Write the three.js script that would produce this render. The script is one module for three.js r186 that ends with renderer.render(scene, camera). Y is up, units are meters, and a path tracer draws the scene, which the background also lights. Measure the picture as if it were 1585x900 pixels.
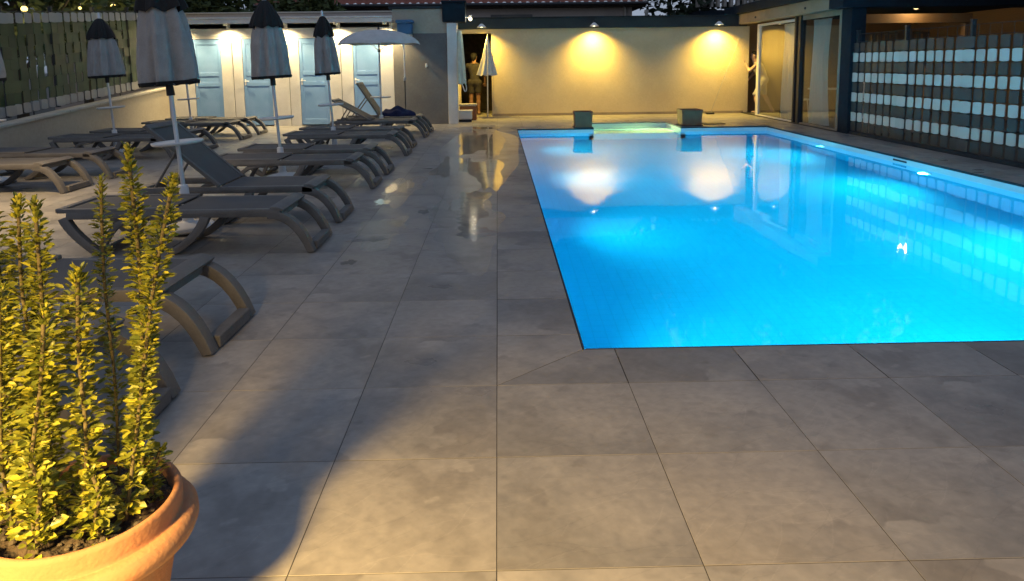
import * as THREE from 'three';
import { RoundedBoxGeometry } from 'three/addons/geometries/RoundedBoxGeometry.js';
import { mergeGeometries, toCreasedNormals } from 'three/addons/utils/BufferGeometryUtils.js';

// ---------------------------------------------------------------- camera, sky, sun, exposure
const scene = new THREE.Scene();
const camera = new THREE.PerspectiveCamera(2 * Math.atan(662.8 / 1111.06) * 180 / Math.PI, 1585 / 1325.6, 0.05, 400);
camera.position.set(0, 1.449, 0);
camera.rotation.order = 'YXZ';
camera.rotation.set(-0.1241, -0.0189, -0.0117);
camera.setViewOffset(1585, 1325.6, 0, 425.6, 1585, 900);

{ // dusk sky: dim, a little brighter and warmer low in the west (behind the camera, to the left)
  const W = 256, Hh = 128, d = new Float32Array(W * Hh * 4), sunAz = 2.2;
  for (let j = 0; j < Hh; j++) for (let i = 0; i < W; i++) {
    const el = ((j + .5) / Hh - .5) * Math.PI, az = (i + .5) / W * 2 * Math.PI;
    const up = Math.max(0, Math.sin(el)), hz = Math.pow(1 - up, 4), w = .5 + .5 * Math.cos(az - sunAz);
    const k = (j * W + i) * 4, g = el < 0 ? .35 : 1;
    d[k] = g * (.185 + .05 * hz * w + .02 * hz); d[k + 1] = g * (.24 + .03 * hz * w + .02 * hz); d[k + 2] = g * (.355 + .0 * hz); d[k + 3] = 1;
  }
  const t = new THREE.DataTexture(d, W, Hh, THREE.RGBAFormat, THREE.FloatType);
  t.mapping = THREE.EquirectangularReflectionMapping; t.magFilter = t.minFilter = THREE.LinearFilter; t.needsUpdate = true;
  scene.background = t; scene.environment = t;
}
const sun = new THREE.DirectionalLight(new THREE.Color(1, .82, .66), 0.06);   // last glow after sunset
sun.position.set(-14, 9, 12); sun.target.position.set(0, 0, -8); sun.castShadow = true; sun.shadow.radius = 60;
sun.shadow.mapSize.set(2048, 2048);
Object.assign(sun.shadow.camera, { left: -22, right: 22, top: 22, bottom: -22, near: .5, far: 70 });
scene.add(sun, sun.target);

const renderer = new THREE.WebGLRenderer({ antialias: true });
renderer.setSize(1024, 581);
renderer.toneMapping = THREE.LinearToneMapping;
renderer.toneMappingExposure = 1.3;
renderer.shadowMap.enabled = true;

// ---------------------------------------------------------------- helpers
let seed = 20240611;
function rnd() { seed |= 0; seed = seed + 0x6D2B79F5 | 0; let t = Math.imul(seed ^ seed >>> 15, 1 | seed); t = t + Math.imul(t ^ t >>> 7, 61 | t) ^ t; return ((t ^ t >>> 14) >>> 0) / 4294967296; }
const rr = (a, b) => a + (b - a) * rnd();
const V = (x, y, z) => new THREE.Vector3(x, y, z);
const used = {};
function numbered(n) { if (!(n in used)) { used[n] = 0; return n; } return `${n}_${String(++used[n]).padStart(3, '0')}`; }
function uvm(g, ox = 0, oy = 0) {                       // box-projected uv in metres
  g = g.index ? g.toNonIndexed() : g;
  if (!g.attributes.normal) g.computeVertexNormals();
  const p = g.attributes.position, uv = new Float32Array(p.count * 2), a = V(), b = V(), c = V();
  for (let i = 0; i < p.count; i += 3) {
    a.fromBufferAttribute(p, i); b.fromBufferAttribute(p, i + 1); c.fromBufferAttribute(p, i + 2);
    const n = b.clone().sub(a).cross(c.clone().sub(a)); const X = Math.abs(n.x), Y = Math.abs(n.y), Z = Math.abs(n.z);
    [a, b, c].forEach((q, k) => { const u = Y >= X && Y >= Z ? [q.x, -q.z] : X >= Z ? [q.z, q.y] : [q.x, q.y]; uv[(i + k) * 2] = u[0] + ox; uv[(i + k) * 2 + 1] = u[1] + oy; });
  }
  g.setAttribute('uv', new THREE.BufferAttribute(uv, 2));
  for (const k of Object.keys(g.attributes)) if (!['position', 'normal', 'uv', 'color'].includes(k)) g.deleteAttribute(k);
  return g;
}
function bx(x0, x1, y0, y1, z0, z1, r = 0) {            // box by its limits, edges rounded by r
  const w = Math.abs(x1 - x0), h = Math.abs(y1 - y0), d = Math.abs(z1 - z0);
  const g = r ? new RoundedBoxGeometry(w, h, d, 1, Math.min(r, w / 2.1, h / 2.1, d / 2.1)) : new THREE.BoxGeometry(w, h, d);
  return uvm(g.translate((x0 + x1) / 2, (y0 + y1) / 2, (z0 + z1) / 2));
}
function cyl(r0, r1, y0, y1, x = 0, z = 0, n = 20) { return uvm(new THREE.CylinderGeometry(r1, r0, y1 - y0, n).translate(x, (y0 + y1) / 2, z)); }
function rod(a, b, r, r2 = r, n = 8) {
  const d = b.clone().sub(a), g = new THREE.CylinderGeometry(r2, r, d.length(), n);
  g.applyQuaternion(new THREE.Quaternion().setFromUnitVectors(V(0, 1, 0), d.clone().normalize()));
  return uvm(g.translate((a.x + b.x) / 2, (a.y + b.y) / 2, (a.z + b.z) / 2));
}
function lathe(pts, n = 32) { return uvm(new THREE.LatheGeometry(pts.map(p => new THREE.Vector2(p[0], p[1])), n)); }
function tube(pts, r, n = 24, m = 8) { return uvm(new THREE.TubeGeometry(new THREE.CatmullRomCurve3(pts), n, r, m)); }
function mesh(name, geos, mat, parent = scene) {
  const g = Array.isArray(geos) ? (geos.length > 1 ? mergeGeometries(geos.map(q => q.index ? q.toNonIndexed() : q)) : geos[0]) : geos;
  const m = new THREE.Mesh(g, mat); m.name = parent === scene ? numbered(name) : name; m.castShadow = m.receiveShadow = true; parent.add(m); return m;
}
function thing(name, label, category, pos = [0, 0, 0], turn = 0, group) {
  const o = new THREE.Group(); o.name = numbered(name); o.position.set(...pos); o.rotation.y = turn; scene.add(o);
  o.userData = { label, category }; if (group) o.userData.group = group; return o;
}
function tag(o, label, category, group) { o.userData = { label, category }; if (group) o.userData.group = group; return o; }
function struct(o, kind = 'structure') { o.userData.kind = kind; return o; }
function sgroup(name) { const o = new THREE.Group(); o.name = numbered(name); scene.add(o); return struct(o); }
function dup(o, pos, turn, label, group) { const c = o.clone(); c.name = numbered(o.name.replace(/_\d\d\d$/, '')); c.userData = { ...o.userData }; c.position.set(...pos); if (turn !== undefined) c.rotation.y = turn; if (label) c.userData.label = label; if (group) c.userData.group = group; scene.add(c); return c; }

// tileable value noise
function noiseGrid(n, s) { const a = new Float32Array(n * n); let q = s; for (let i = 0; i < n * n; i++) { q = Math.imul(q ^ q >>> 15, 2246822519) + 374761393 | 0; q ^= q >>> 13; a[i] = (q >>> 0) / 4294967296; } return a; }
function fbm(size, base, oct, s, gain = .5) {
  const out = new Float32Array(size * size); let amp = 1, tot = 0;
  for (let o = 0; o < oct; o++) {
    const n = base << o; if (n > size) break; const g = noiseGrid(n, s + o * 7919);
    for (let y = 0; y < size; y++) for (let x = 0; x < size; x++) {
      const fx = x / size * n, fy = y / size * n, ix = fx | 0, iy = fy | 0; let u = fx - ix, v = fy - iy; u = u * u * (3 - 2 * u); v = v * v * (3 - 2 * v);
      const a = g[iy * n + ix], b = g[iy * n + (ix + 1) % n], c = g[((iy + 1) % n) * n + ix], d = g[((iy + 1) % n) * n + (ix + 1) % n];
      out[y * size + x] += amp * (a + (b - a) * u + (c - a) * v + (a - b - c + d) * u * v);
    }
    tot += amp; amp *= gain;
  }
  for (let i = 0; i < out.length; i++) out[i] /= tot; return out;
}
function tex(size, fn, metres, srgb = true) {
  const d = new Uint8Array(size * size * 4);
  for (let i = 0; i < size * size; i++) { const c = fn(i, i % size, i / size | 0); for (let k = 0; k < 3; k++) d[i * 4 + k] = Math.max(0, Math.min(255, (srgb ? 255 * Math.pow(Math.max(0, c[k]), 1 / 2.2) : 255 * c[k]))); d[i * 4 + 3] = 255; }
  const t = new THREE.DataTexture(d, size, size); t.wrapS = t.wrapT = THREE.RepeatWrapping; t.magFilter = THREE.LinearFilter; t.minFilter = THREE.LinearMipmapLinearFilter; t.generateMipmaps = true;
  if (srgb) t.colorSpace = THREE.SRGBColorSpace; t.repeat.set(1 / metres, 1 / metres); t.needsUpdate = true; return t;
}
const N1 = fbm(512, 4, 7, 11), N2 = fbm(512, 8, 6, 77), N3 = fbm(512, 64, 3, 301), N4 = fbm(512, 3, 5, 913, .6);
const mix = (a, b, t) => a.map((v, i) => v + (b[i] - v) * t), cl = (x, a = 0, b = 1) => Math.min(b, Math.max(a, x)), ss = (a, b, x) => { x = cl((x - a) / (b - a)); return x * x * (3 - 2 * x); };
const grey = f => (i, x, y) => { const v = f(i, x, y); return [v, v, v]; };
const bumpPlaster = tex(512, grey(i => .55 * N3[i] + .45 * N2[i]), 1.4, false);
const bumpFine = tex(512, grey(i => N3[i]), .5, false);
function std(c, rough = .8, o = {}) { return new THREE.MeshStandardMaterial({ color: Array.isArray(c) ? new THREE.Color().setRGB(...c) : c, roughness: rough, ...o }); }
function matte(m, k = .3) { const q = new THREE.MeshPhysicalMaterial({ map: m.map, roughness: m.roughness, specularIntensity: k }); return q; }
function mottled(a, b, metres, rough, o = {}) { return std([1, 1, 1], rough, { map: tex(512, (i) => mix(a, b, ss(.3, .7, N1[i] * .7 + N3[i] * .3)), metres), ...o }); }

// ---------------------------------------------------------------- materials
const scratch = (() => {                                 // faint scuffs and drawn streaks of the stoneware print
  const a = new Float32Array(512 * 512); let q = 5;
  const R = () => { q = Math.imul(q, 1664525) + 1013904223 | 0; return (q >>> 0) / 4294967296; };
  for (let s = 0; s < 240; s++) { let x = R() * 512, y = R() * 512, t = .5 + (R() - .5) * 1.1; const L = 12 + R() * 90, w = R() < .5 ? 1 : -1; for (let k = 0; k < L; k++) { a[((y | 0) & 511) * 512 + ((x | 0) & 511)] += w * .5; x += Math.cos(t); y += Math.sin(t); t += (R() - .5) * .15; } }
  return a;
})();
const tileTex = tex(512, (i, x, y) => {
  const cloud = ss(.36, .64, N4[i]), edge = ss(.5, .53, N1[i]) * .5, f = N3[i] - .5;
  let c = mix([.205, .196, .184], [.285, .267, .243], cloud); c = mix(c, [.145, .134, .122], 1.3 * edge * ss(.4, .7, N2[i]));
  return c.map(v => v * (1 + f * .3 + (N2[i] - .5) * .32 + cl(scratch[i], -1, 1) * .2));
}, 1.7);
const tileRough = tex(512, grey(i => .40 + .30 * (N2[i] - .5) + .25 * (N1[i] - .5)), 1.7, false);
const tileMats = [[1, 1, 1], [.965, .965, .97], [1.0, .98, .955]].map(c => std(c, 1, { map: tileTex, roughnessMap: tileRough, bumpMap: bumpPlaster, bumpScale: .0012 }));
const M = {
  grout: std([.038, .036, .034], .95),
  earth: mottled([.05, .045, .03], [.08, .07, .05], 3, .95),
  liner: std([1, 1, 1], .55, { map: tex(512, (i, x, y) => { const jx = x % 32 < 2, jy = y % 32 < 2; return mix([.05, .64, .82], [.06, .68, .85], N2[i]).map(v => v * (jx || jy ? .9 : 1)); }, 1.6) }),
  band: mottled([.74, .78, .74], [.80, .82, .78], .8, .5),
  water: new THREE.MeshPhysicalMaterial({ color: 0xffffff, roughness: .03, transmission: 1, thickness: 1, ior: 1.333, attenuationColor: new THREE.Color().setRGB(.30, .86, .97), attenuationDistance: 2.6, bumpMap: tex(256, (() => { const w = fbm(256, 5, 2, 4242, .4); return grey(i => w[i]); })(), 4, false), bumpScale: .0035 }),
  puddle: new THREE.MeshPhysicalMaterial({ color: new THREE.Color().setRGB(.88, .88, .88), roughness: .07, transmission: 1, thickness: 0, ior: 1.33, bumpMap: tex(512, grey(i => N2[i]), 1.6, false), bumpScale: .002 }),
  damp: new THREE.MeshPhysicalMaterial({ color: new THREE.Color().setRGB(.95, .95, .95), roughness: .26, transmission: 1, thickness: 0, ior: 1.33, bumpMap: tex(512, grey(i => .5 * N2[i] + .5 * N3[i]), .7, false), bumpScale: .003 }),
  cream: mottled([.53, .44, .285], [.59, .495, .325], 2.2, .9, { bumpMap: bumpPlaster, bumpScale: .004 }),
  beige: mottled([.40, .35, .27], [.46, .41, .32], 2.5, .9, { bumpMap: bumpPlaster, bumpScale: .004 }),
  pinkwall: mottled([.42, .36, .32], [.5, .43, .38], 3, .9),
  greywall: mottled([.135, .13, .125], [.175, .168, .16], 1.8, .8, { bumpMap: bumpPlaster, bumpScale: .003 }),
  cap: mottled([.46, .43, .36], [.55, .51, .43], .9, .8, { bumpMap: bumpFine, bumpScale: .002 }),
  slate: matte(mottled([.024, .034, .040], [.034, .045, .052], 1.2, .7), .4),
  navy: matte(mottled([.008, .015, .024], [.012, .021, .032], .8, .85), .25),
  white: mottled([.66, .64, .59], [.74, .72, .67], 1.1, .55),
  whitePlain: std([.72, .71, .68], .4),
  doorBlue: mottled([.17, .335, .60], [.21, .375, .65], .9, .5, { bumpMap: bumpFine, bumpScale: .0006 }),
  alu: std([.62, .63, .64], .38, { metalness: .6 }),
  steel: std([.5, .5, .5], .3, { metalness: .9 }),
  fabric: mottled([.30, .285, .265], [.36, .345, .325], .35, .95, { side: THREE.DoubleSide, bumpMap: bumpFine, bumpScale: .0012 }),
  fabricLight: mottled([.5, .49, .46], [.58, .57, .54], .4, .95, { side: THREE.DoubleSide }),
  black: std([.014, .013, .013], .9, { side: THREE.DoubleSide }),
  blackMetal: std([.018, .018, .02], .5),
  resin: mottled([.105, .096, .085], [.135, .124, .11], .5, .55, { bumpMap: bumpFine, bumpScale: .0008 }),
  sling: std([1, 1, 1], .8, { map: tex(512, (i, x, y) => { const w = ((x >> 2) + (y >> 2)) & 1 ? 1.12 : .88; return [.085 * w, .08 * w, .074 * w].map(v => v * (.85 + .3 * N1[i])); }, .5), bumpMap: bumpFine, bumpScale: .0008 }),
  terracotta: std([1, 1, 1], .82, { map: tex(512, (i) => mix(mix([.34, .15, .066], [.43, .20, .092], ss(.3, .7, N1[i])), [.30, .17, .09], .55 * ss(.56, .68, N2[i])), .8), bumpMap: bumpFine, bumpScale: .0012 }),
  soil: mottled([.02, .013, .008], [.06, .04, .025], .15, 1, { bumpMap: bumpFine, bumpScale: .01 }),
  stem: mottled([.10, .08, .035], [.14, .11, .05], .1, .9),
  leaf: new THREE.MeshPhysicalMaterial({ color: 0xffffff, vertexColors: true, roughness: .45, transmission: .18, thickness: 0, side: THREE.DoubleSide }),
  treeLeaf: new THREE.MeshStandardMaterial({ color: 0xffffff, vertexColors: true, roughness: .8, side: THREE.DoubleSide }),
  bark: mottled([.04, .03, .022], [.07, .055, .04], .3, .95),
  plateWhite: [[.68, .57, .49], [.73, .61, .53], [.64, .54, .46]].map(c => std(c, .5)),
  plateDark: [[.036, .040, .042], [.044, .048, .050], [.040, .044, .046]].map(c => std(c, .5)),
  plateGreen: [[.019, .050, .018], [.025, .062, .022], [.016, .043, .017]].map(c => std(c, .55)),
  platePale: [[.36, .34, .31], [.40, .38, .34], [.33, .32, .30]].map(c => std(c, .55)),
  fenceMetal: std([.020, .024, .028], .5),
  glass: new THREE.MeshPhysicalMaterial({ color: new THREE.Color().setRGB(.86, .88, .86), roughness: .02, transmission: 1, thickness: 0, ior: 1.5 }),
  curtain: new THREE.MeshPhysicalMaterial({ color: new THREE.Color().setRGB(.8, .8, .76), roughness: 1, transmission: .25, thickness: 0, side: THREE.DoubleSide }),
  timber: std([1, 1, 1], .7, { map: tex(512, (i, x, y) => { const g = Math.sin((y / 512 * 34 + N4[i] * 5) * 6.283) * .5 + .5; return mix([.20, .125, .065], [.29, .19, .10], g * .6 + N3[i] * .4); }, 1) }),
  fascia: mottled([.25, .20, .14], [.31, .25, .18], 1.3, .75),
  rooftile: mottled([.20, .055, .03], [.28, .085, .05], 1.5, .85),
  planter: mottled([.22, .088, .038], [.27, .11, .05], .3, .8, { bumpMap: bumpFine, bumpScale: .002 }),
  crate: mottled([.34, .31, .27], [.42, .39, .34], .4, .7),
  blue: std([.035, .13, .26], .45), navyTowel: mottled([.008, .012, .05], [.014, .02, .08], .2, 1),
  robe: mottled([.6, .58, .44], [.68, .66, .5], .3, 1),
  skinDark: std([.22, .115, .07], .6), skinPale: std([.5, .32, .24], .6), hair: std([.012, .01, .009], .8), darkCloth: mottled([.02, .018, .018], [.035, .03, .03], .2, 1), lightCloth: mottled([.42, .40, .38], [.5, .48, .45], .2, 1),
};
function glow(r, g, b) { return new THREE.MeshStandardMaterial({ color: 0x222222, roughness: .5, emissive: new THREE.Color(1, 1, 1).setRGB(r, g, b), emissiveIntensity: 1 }); }

// ---------------------------------------------------------------- ground, deck, pool
const T = .6, X0 = -.022, Z0 = -2.5025;               // the paving grid
const PX0 = .42, PX1 = 6.02, PZ0 = -3.5, PZ1 = -15.9;   // pool basin
const CX0 = X0, CX1 = 6.46, CZ0 = Z0 - T, CZ1 = -16.32; // outside of the coping
const AX0 = 2.13, AX1 = 4.08, AZ = -17.35;              // steps alcove
const holeRects = [[PX0 - .1, PX1 + .1, PZ1 - .1, PZ0 + .1], [AX0 - .1, AX1 + .1, AZ - .1, PZ1]];
function sheetWithHole(x0, x1, z0, z1, y) {
  const s = new THREE.Shape([[x0, -z0], [x1, -z0], [x1, -z1], [x0, -z1]].map(p => new THREE.Vector2(...p)));
  s.holes.push(new THREE.Path([[PX0 - .1, -PZ0 - .1], [PX0 - .1, -PZ1 + .1], [AX0 - .1, -PZ1 + .1], [AX0 - .1, -AZ + .1], [AX1 + .1, -AZ + .1], [AX1 + .1, -PZ1 + .1], [PX1 + .1, -PZ1 + .1], [PX1 + .1, -PZ0 - .1]].map(p => new THREE.Vector2(...p))));
  return uvm(new THREE.ShapeGeometry(s).rotateX(-Math.PI / 2).translate(0, y, 0));
}
struct(mesh('ground', sheetWithHole(-200, 200, 60, -260, -.05), M.earth));
const deck = sgroup('pool_deck');
mesh('mortar_bed', sheetWithHole(-7.95, 7.3, 3.5, -23, -.0016), M.grout, deck);
function tileGeo(w, d, ox, oz) {                         // a slab with eased edges, centred, top at 0
  const c = .0005, h = .0095, a = w / 2, b = d / 2, P = [], quad = (p, q, r, s) => P.push(...p, ...q, ...r, ...p, ...r, ...s);
  const t = [[-a + c, 0, -b + c], [-a + c, 0, b - c], [a - c, 0, b - c], [a - c, 0, -b + c]], e = [[-a, -c, -b], [-a, -c, b], [a, -c, b], [a, -c, -b]], f = e.map(p => [p[0], -h, p[2]]);
  quad(...t); for (let k = 0; k < 4; k++) { const n = (k + 1) % 4; quad(t[n], t[k], e[k], e[n]); quad(e[n], e[k], f[k], f[n]); }
  const g = new THREE.BufferGeometry(); g.setAttribute('position', new THREE.Float32BufferAttribute(P, 3)); g.computeVertexNormals(); return uvm(g, ox, oz);
}
{
  const GAP = .003, variants = Array.from({ length: 14 }, () => tileGeo(T - GAP, T - GAP, rr(0, 9), rr(0, 9)));
  const cut = (r, h) => {                                // r minus h, as rectangles [x0,x1,z0,z1] (z0 < z1)
    const [a, b, c, d] = r, [e, f, g, k] = h; if (e >= b || f <= a || g >= d || k <= c) return [r];
    const o = []; if (g > c) o.push([a, b, c, g]); if (k < d) o.push([a, b, k, d]); const c2 = Math.max(c, g), d2 = Math.min(d, k);
    if (e > a) o.push([a, e, c2, d2]); if (f < b) o.push([f, b, c2, d2]); return o;
  };
  const holes = [[CX0, CX1, CZ1, CZ0], [AX0 - .3, AX1 + .3, AZ - .3, CZ1 + .01]], list = [];
  for (let i = -14; i < 13; i++) for (let j = -5; j < 34; j++) {
    let rs = [[Math.max(-7.9, X0 + i * T), Math.min(7.0, X0 + (i + 1) * T), Math.max(-22.5, Z0 - (j + 1) * T), Z0 - j * T]];
    if (rs[0][0] >= rs[0][1] || rs[0][2] >= rs[0][3]) continue;
    for (const h of holes) rs = rs.flatMap(r => cut(r, h));
    for (const r of rs) { const w = r[1] - r[0], d = r[3] - r[2]; if (w < .03 || d < .03) continue; const cx = (r[0] + r[1]) / 2, cz = (r[2] + r[3]) / 2; const D = Math.hypot(cx, cz); const inView = cz < -1.2 && Math.abs(cx) < .78 * -cz + .6; list.push({ w, d, cx, cz, s: (inView ? 1 : .001) * w * d / (D * D * D) }); }
  }
  list.sort((a, b) => b.s - a.s);
  const rest = [];
  list.forEach((t, n) => {
    const full = Math.abs(t.w - T) < 1e-6 && Math.abs(t.d - T) < 1e-6, v = (rnd() * 14) | 0, m = (rnd() * 3) | 0, dy = -rnd() * .0006;
    const g = full ? variants[v] : tileGeo(t.w - GAP, t.d - GAP, rr(0, 9), rr(0, 9));
    if (n < 290) { const o = mesh('floor_tile', g, tileMats[m], deck); o.position.set(t.cx, dy, t.cz); }
    else rest.push(g.clone().translate(t.cx, dy, t.cz));
  });
  struct(mesh('far_floor_tiles', rest, tileMats[0], deck), 'stuff');
  // coping stones with mitred corners
  const coping = sgroup('pool_coping');
  const stone = pts => { const s = new THREE.Shape(pts.map(p => new THREE.Vector2(p[0], -p[1]))); const g = new THREE.ExtrudeGeometry(s, { depth: .026, bevelEnabled: true, bevelSize: .002, bevelThickness: .002, bevelOffset: -.004, bevelSegments: 1 }); g.rotateX(-Math.PI / 2).translate(0, -.0285, 0); return uvm(g, rr(0, 9), rr(0, 9)); };
  const put = pts => mesh('coping_stone', stone(pts), tileMats[(rnd() * 3) | 0], coping);
  const ix0 = PX0 - .004, ix1 = PX1 + .004, iz0 = PZ0 + .003, iz1 = PZ1 - .004;
  for (let z = CZ0; z > CZ1 + .05; z -= T) { const e = Math.max(z - T, CZ1), f = z === CZ0, l = e === CZ1; put([[CX0, z], [ix0, f ? iz0 : z], [ix0, l ? iz1 : e], [CX0, e]]); put([[CX1, z], [CX1, e], [ix1, l ? iz1 : e], [ix1, f ? iz0 : z]]); }
  for (let x = CX0; x < CX1 - .05; x += T) { const e = Math.min(x + T, CX1), f = x === CX0, l = e > CX1 - .001; put([[x, CZ0], [e, CZ0], [l ? ix1 : e, iz0], [f ? ix0 : x, iz0]]); }
  const far = (a, b, c, d) => put([[a, iz1], [b, iz1], [d, CZ1], [c, CZ1]]);
  far(ix0, .9, CX0, .9); far(.9, 1.5, .9, 1.5); far(1.5, AX0, 1.5, AX0); far(AX1, 4.7, AX1, 4.7); far(4.7, 5.3, 4.7, 5.3); far(5.3, ix1, 5.3, CX1);
  for (const [a, b] of [[AX0 - .3, AX0], [AX1, AX1 + .3]]) for (const [c, d] of [[CZ1, -16.84], [-16.84, AZ - .3]]) put([[a, c], [b, c], [b, d], [a, d]]);
  for (const [a, b] of [[AX0, 2.78], [2.78, 3.43], [3.43, AX1]]) put([[a, AZ], [b, AZ], [b, AZ - .3], [a, AZ - .3]]);
}
const WL = -.10;                                         // water level
{
  const pool = sgroup('swimming_pool'), d = -1.45, t = .12, y1 = -.0295, yb = -.17;
  mesh('pool_floor', bx(PX0 - t, PX1 + t, d - .1, d, PZ1 - t, PZ0 + t), M.liner, pool);
  const wall = (x0, x1, z0, z1, bot = d) => { mesh('pool_wall', bx(x0, x1, bot, yb, z0, z1), M.liner, pool); };
  wall(PX0 - t, PX0, PZ1 - t, PZ0 + t); wall(PX1, PX1 + t, PZ1 - t, PZ0 + t); wall(PX0, PX1, PZ0, PZ0 + t);
  wall(PX0, AX0, PZ1 - t, PZ1); wall(AX1, PX1, PZ1 - t, PZ1);
  const band = (x0, x1, z0, z1) => mesh('waterline_band', bx(x0, x1, yb, y1, z0, z1), M.band, pool);
  band(PX0 - t, PX0 + .004, PZ1 - t, PZ0 + t); band(PX1 - .004, PX1 + t, PZ1 - t, PZ0 + t); band(PX0 + .004, PX1 - .004, PZ0 - .004, PZ0 + t);
  band(PX0 + .004, AX0, PZ1 - t, PZ1 + .004); band(AX1, PX1 - .004, PZ1 - t, PZ1 + .004);
  // alcove with a broad shallow step
  mesh('alcove_step', bx(AX0 - t, AX1 + t, d, -.34, AZ - t, PZ1, .012), M.band, pool);
  mesh('alcove_step', bx(AX0, AX1, -.34, -.2, AZ, AZ + .55, .012), M.band, pool);
  mesh('alcove_wall', bx(AX0 - t, AX0, -.339, y1, AZ - t, PZ1 - t), M.band, pool); mesh('alcove_wall', bx(AX1, AX1 + t, -.339, y1, AZ - t, PZ1 - t), M.band, pool); mesh('alcove_wall', bx(AX0, AX1, -.339, y1, AZ - t, AZ), M.band, pool);
  for (const [a, b, c, e] of [[PX0 - .003, PX0 + .006, PZ1 + .002, PZ0 - .002], [PX1 - .006, PX1 + .003, PZ1 + .002, PZ0 - .002], [PX0 + .007, PX1 - .007, PZ0 - .006, PZ0 + .002], [PX0 + .007, AX0, PZ1 - .003, PZ1 + .006], [AX1, PX1 - .007, PZ1 - .003, PZ1 + .006]]) mesh('edge_trim', bx(a, b, -.0285, .0015, c, e, .004), M.slate, pool);
  mesh('skimmer_slot', [bx(PX1 - .012, PX1 - .003, -.078, -.052, -10.72, -10.36, .003)], M.blackMetal, pool);
  const e = .02, s = new THREE.Shape([[PX0 - e, PZ0 + e], [PX1 + e, PZ0 + e], [PX1 + e, PZ1 - e], [AX1 + e, PZ1 - e], [AX1 + e, AZ - e], [AX0 - e, AZ - e], [AX0 - e, PZ1 - e], [PX0 - e, PZ1 - e]].map(p => new THREE.Vector2(p[0], -p[1])));
  struct(mesh('pool_water', uvm(new THREE.ExtrudeGeometry(s, { depth: 1.42, bevelEnabled: false }).rotateX(-Math.PI / 2).translate(0, WL - 1.42, 0)), M.water));
}
// underwater lamps: a round lens in a ring set in the wall
function poolLamp(x, y, z, dir, label, color, power, group, tilt = -.22, cone = 1.45) {
  const o = thing('pool_lamp', label, 'lamp', [x, y, z], dir, group);    // +z of the lamp points into the water
  mesh('ring', uvm(new THREE.TorusGeometry(.105, .014, 8, 28)), M.whitePlain, o);
  mesh('lens', uvm(new THREE.CylinderGeometry(.098, .1, .02, 28).rotateX(Math.PI / 2)), glow(2.2 * color[0] + .6, 2.6 * color[1] + .6, 2.6 * color[2] + .6), o);
  const l = new THREE.SpotLight(new THREE.Color().setRGB(...color), power, 0, cone, .8, 2); l.position.set(0, 0, .04); l.target.position.set(0, tilt, 1); l.castShadow = true; l.shadow.radius = 4; o.add(l, l.target);
  return o;
}
const AQ = [.12, .88, 1.0];
for (const [z, lab] of [[-13.1, 'round underwater lamp on the fence side of the pool, toward the curtained pavilion'], [-9.85, 'round underwater lamp on the fence side of the pool, past the skimmer slot'], [-6.6, 'round underwater lamp at the middle of the fence side pool wall']]) poolLamp(PX1 - .008, -.42, z, -Math.PI / 2, lab, AQ, 22, 'underwater pool lamps');
for (const [z, lab] of [[-4.6, 'round underwater lamp in the lounger side pool wall before the potted shrub'], [-7.8, 'round underwater lamp in the lounger side pool wall by the half raised lounger'], [-11, 'round underwater lamp in the lounger side pool wall opposite the skimmer'], [-14.2, 'round underwater lamp in the lounger side pool wall toward the alcove']]) poolLamp(PX0 + .008, -.55, z, Math.PI / 2, lab, AQ, 13, 'underwater pool lamps', -.02, 1.3);
poolLamp(PX0 + 2.8, -.55, PZ0 - .008, Math.PI, 'round underwater lamp in the end wall of the pool opposite the alcove', AQ, 20, 'underwater pool lamps', -.02, 1.3);
poolLamp(AX1 - .005, -.2, -16.45, -Math.PI / 2, 'small yellow green lamp in the steps alcove between two planters', [.85, 1, .32], 24).scale.setScalar(.45);

// puddles left on the paving
{
  const blob = (cx, cz, ax, az, k, y = .0012) => { const pts = [], ph = [rr(0, 6), rr(0, 6), rr(0, 6), rr(0, 6)]; for (let i = 0; i < 64; i++) { const a = i / 64 * 6.2832, r = 1 + k * (.5 * Math.sin(2 * a + ph[0]) + .4 * Math.sin(3 * a + ph[1]) + .35 * Math.sin(5 * a + ph[2]) + .25 * Math.sin(9 * a + ph[3])); pts.push(new THREE.Vector2(cx + ax * r * Math.cos(a), -(cz + az * r * Math.sin(a)))); } return uvm(new THREE.ShapeGeometry(new THREE.Shape(pts)).rotateX(-Math.PI / 2).translate(0, y, 0)); };
  const P = [[-.50, -13.6, .34, 1.9, .35], [-.05, -13.2, .15, 2.2, .3], [-.62, -10.2, .26, 1.1, .4], [-.14, -9.6, .19, 1.5, .35], [-.30, -7.3, .22, .75, .4], [-1.17, -8.5, .13, .42, .5], [-.22, -6.1, .13, .3, .5], [-1.25, -7.55, .07, .16, .5], [-.95, -6.5, .10, .13, .5], [-1.08, -5.9, .14, .09, .5], [-.55, -16.3, .5, .35, .35], [-1.12, -5.2, .05, .07, .4], [-.75, -7.0, .05, .12, .4]];
  P.forEach(q => struct(mesh('puddle', blob(...q, .0019), M.puddle)));
  for (const q of [[-.32, -12.0, .62, 4.6, .16], [-.30, -6.5, .34, 1.3, .3], [-1.12, -8.4, .24, .8, .4], [-1.05, -6.2, .24, .5, .4]]) struct(mesh('damp_film', blob(...q, .0011), M.damp));
}

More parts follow.
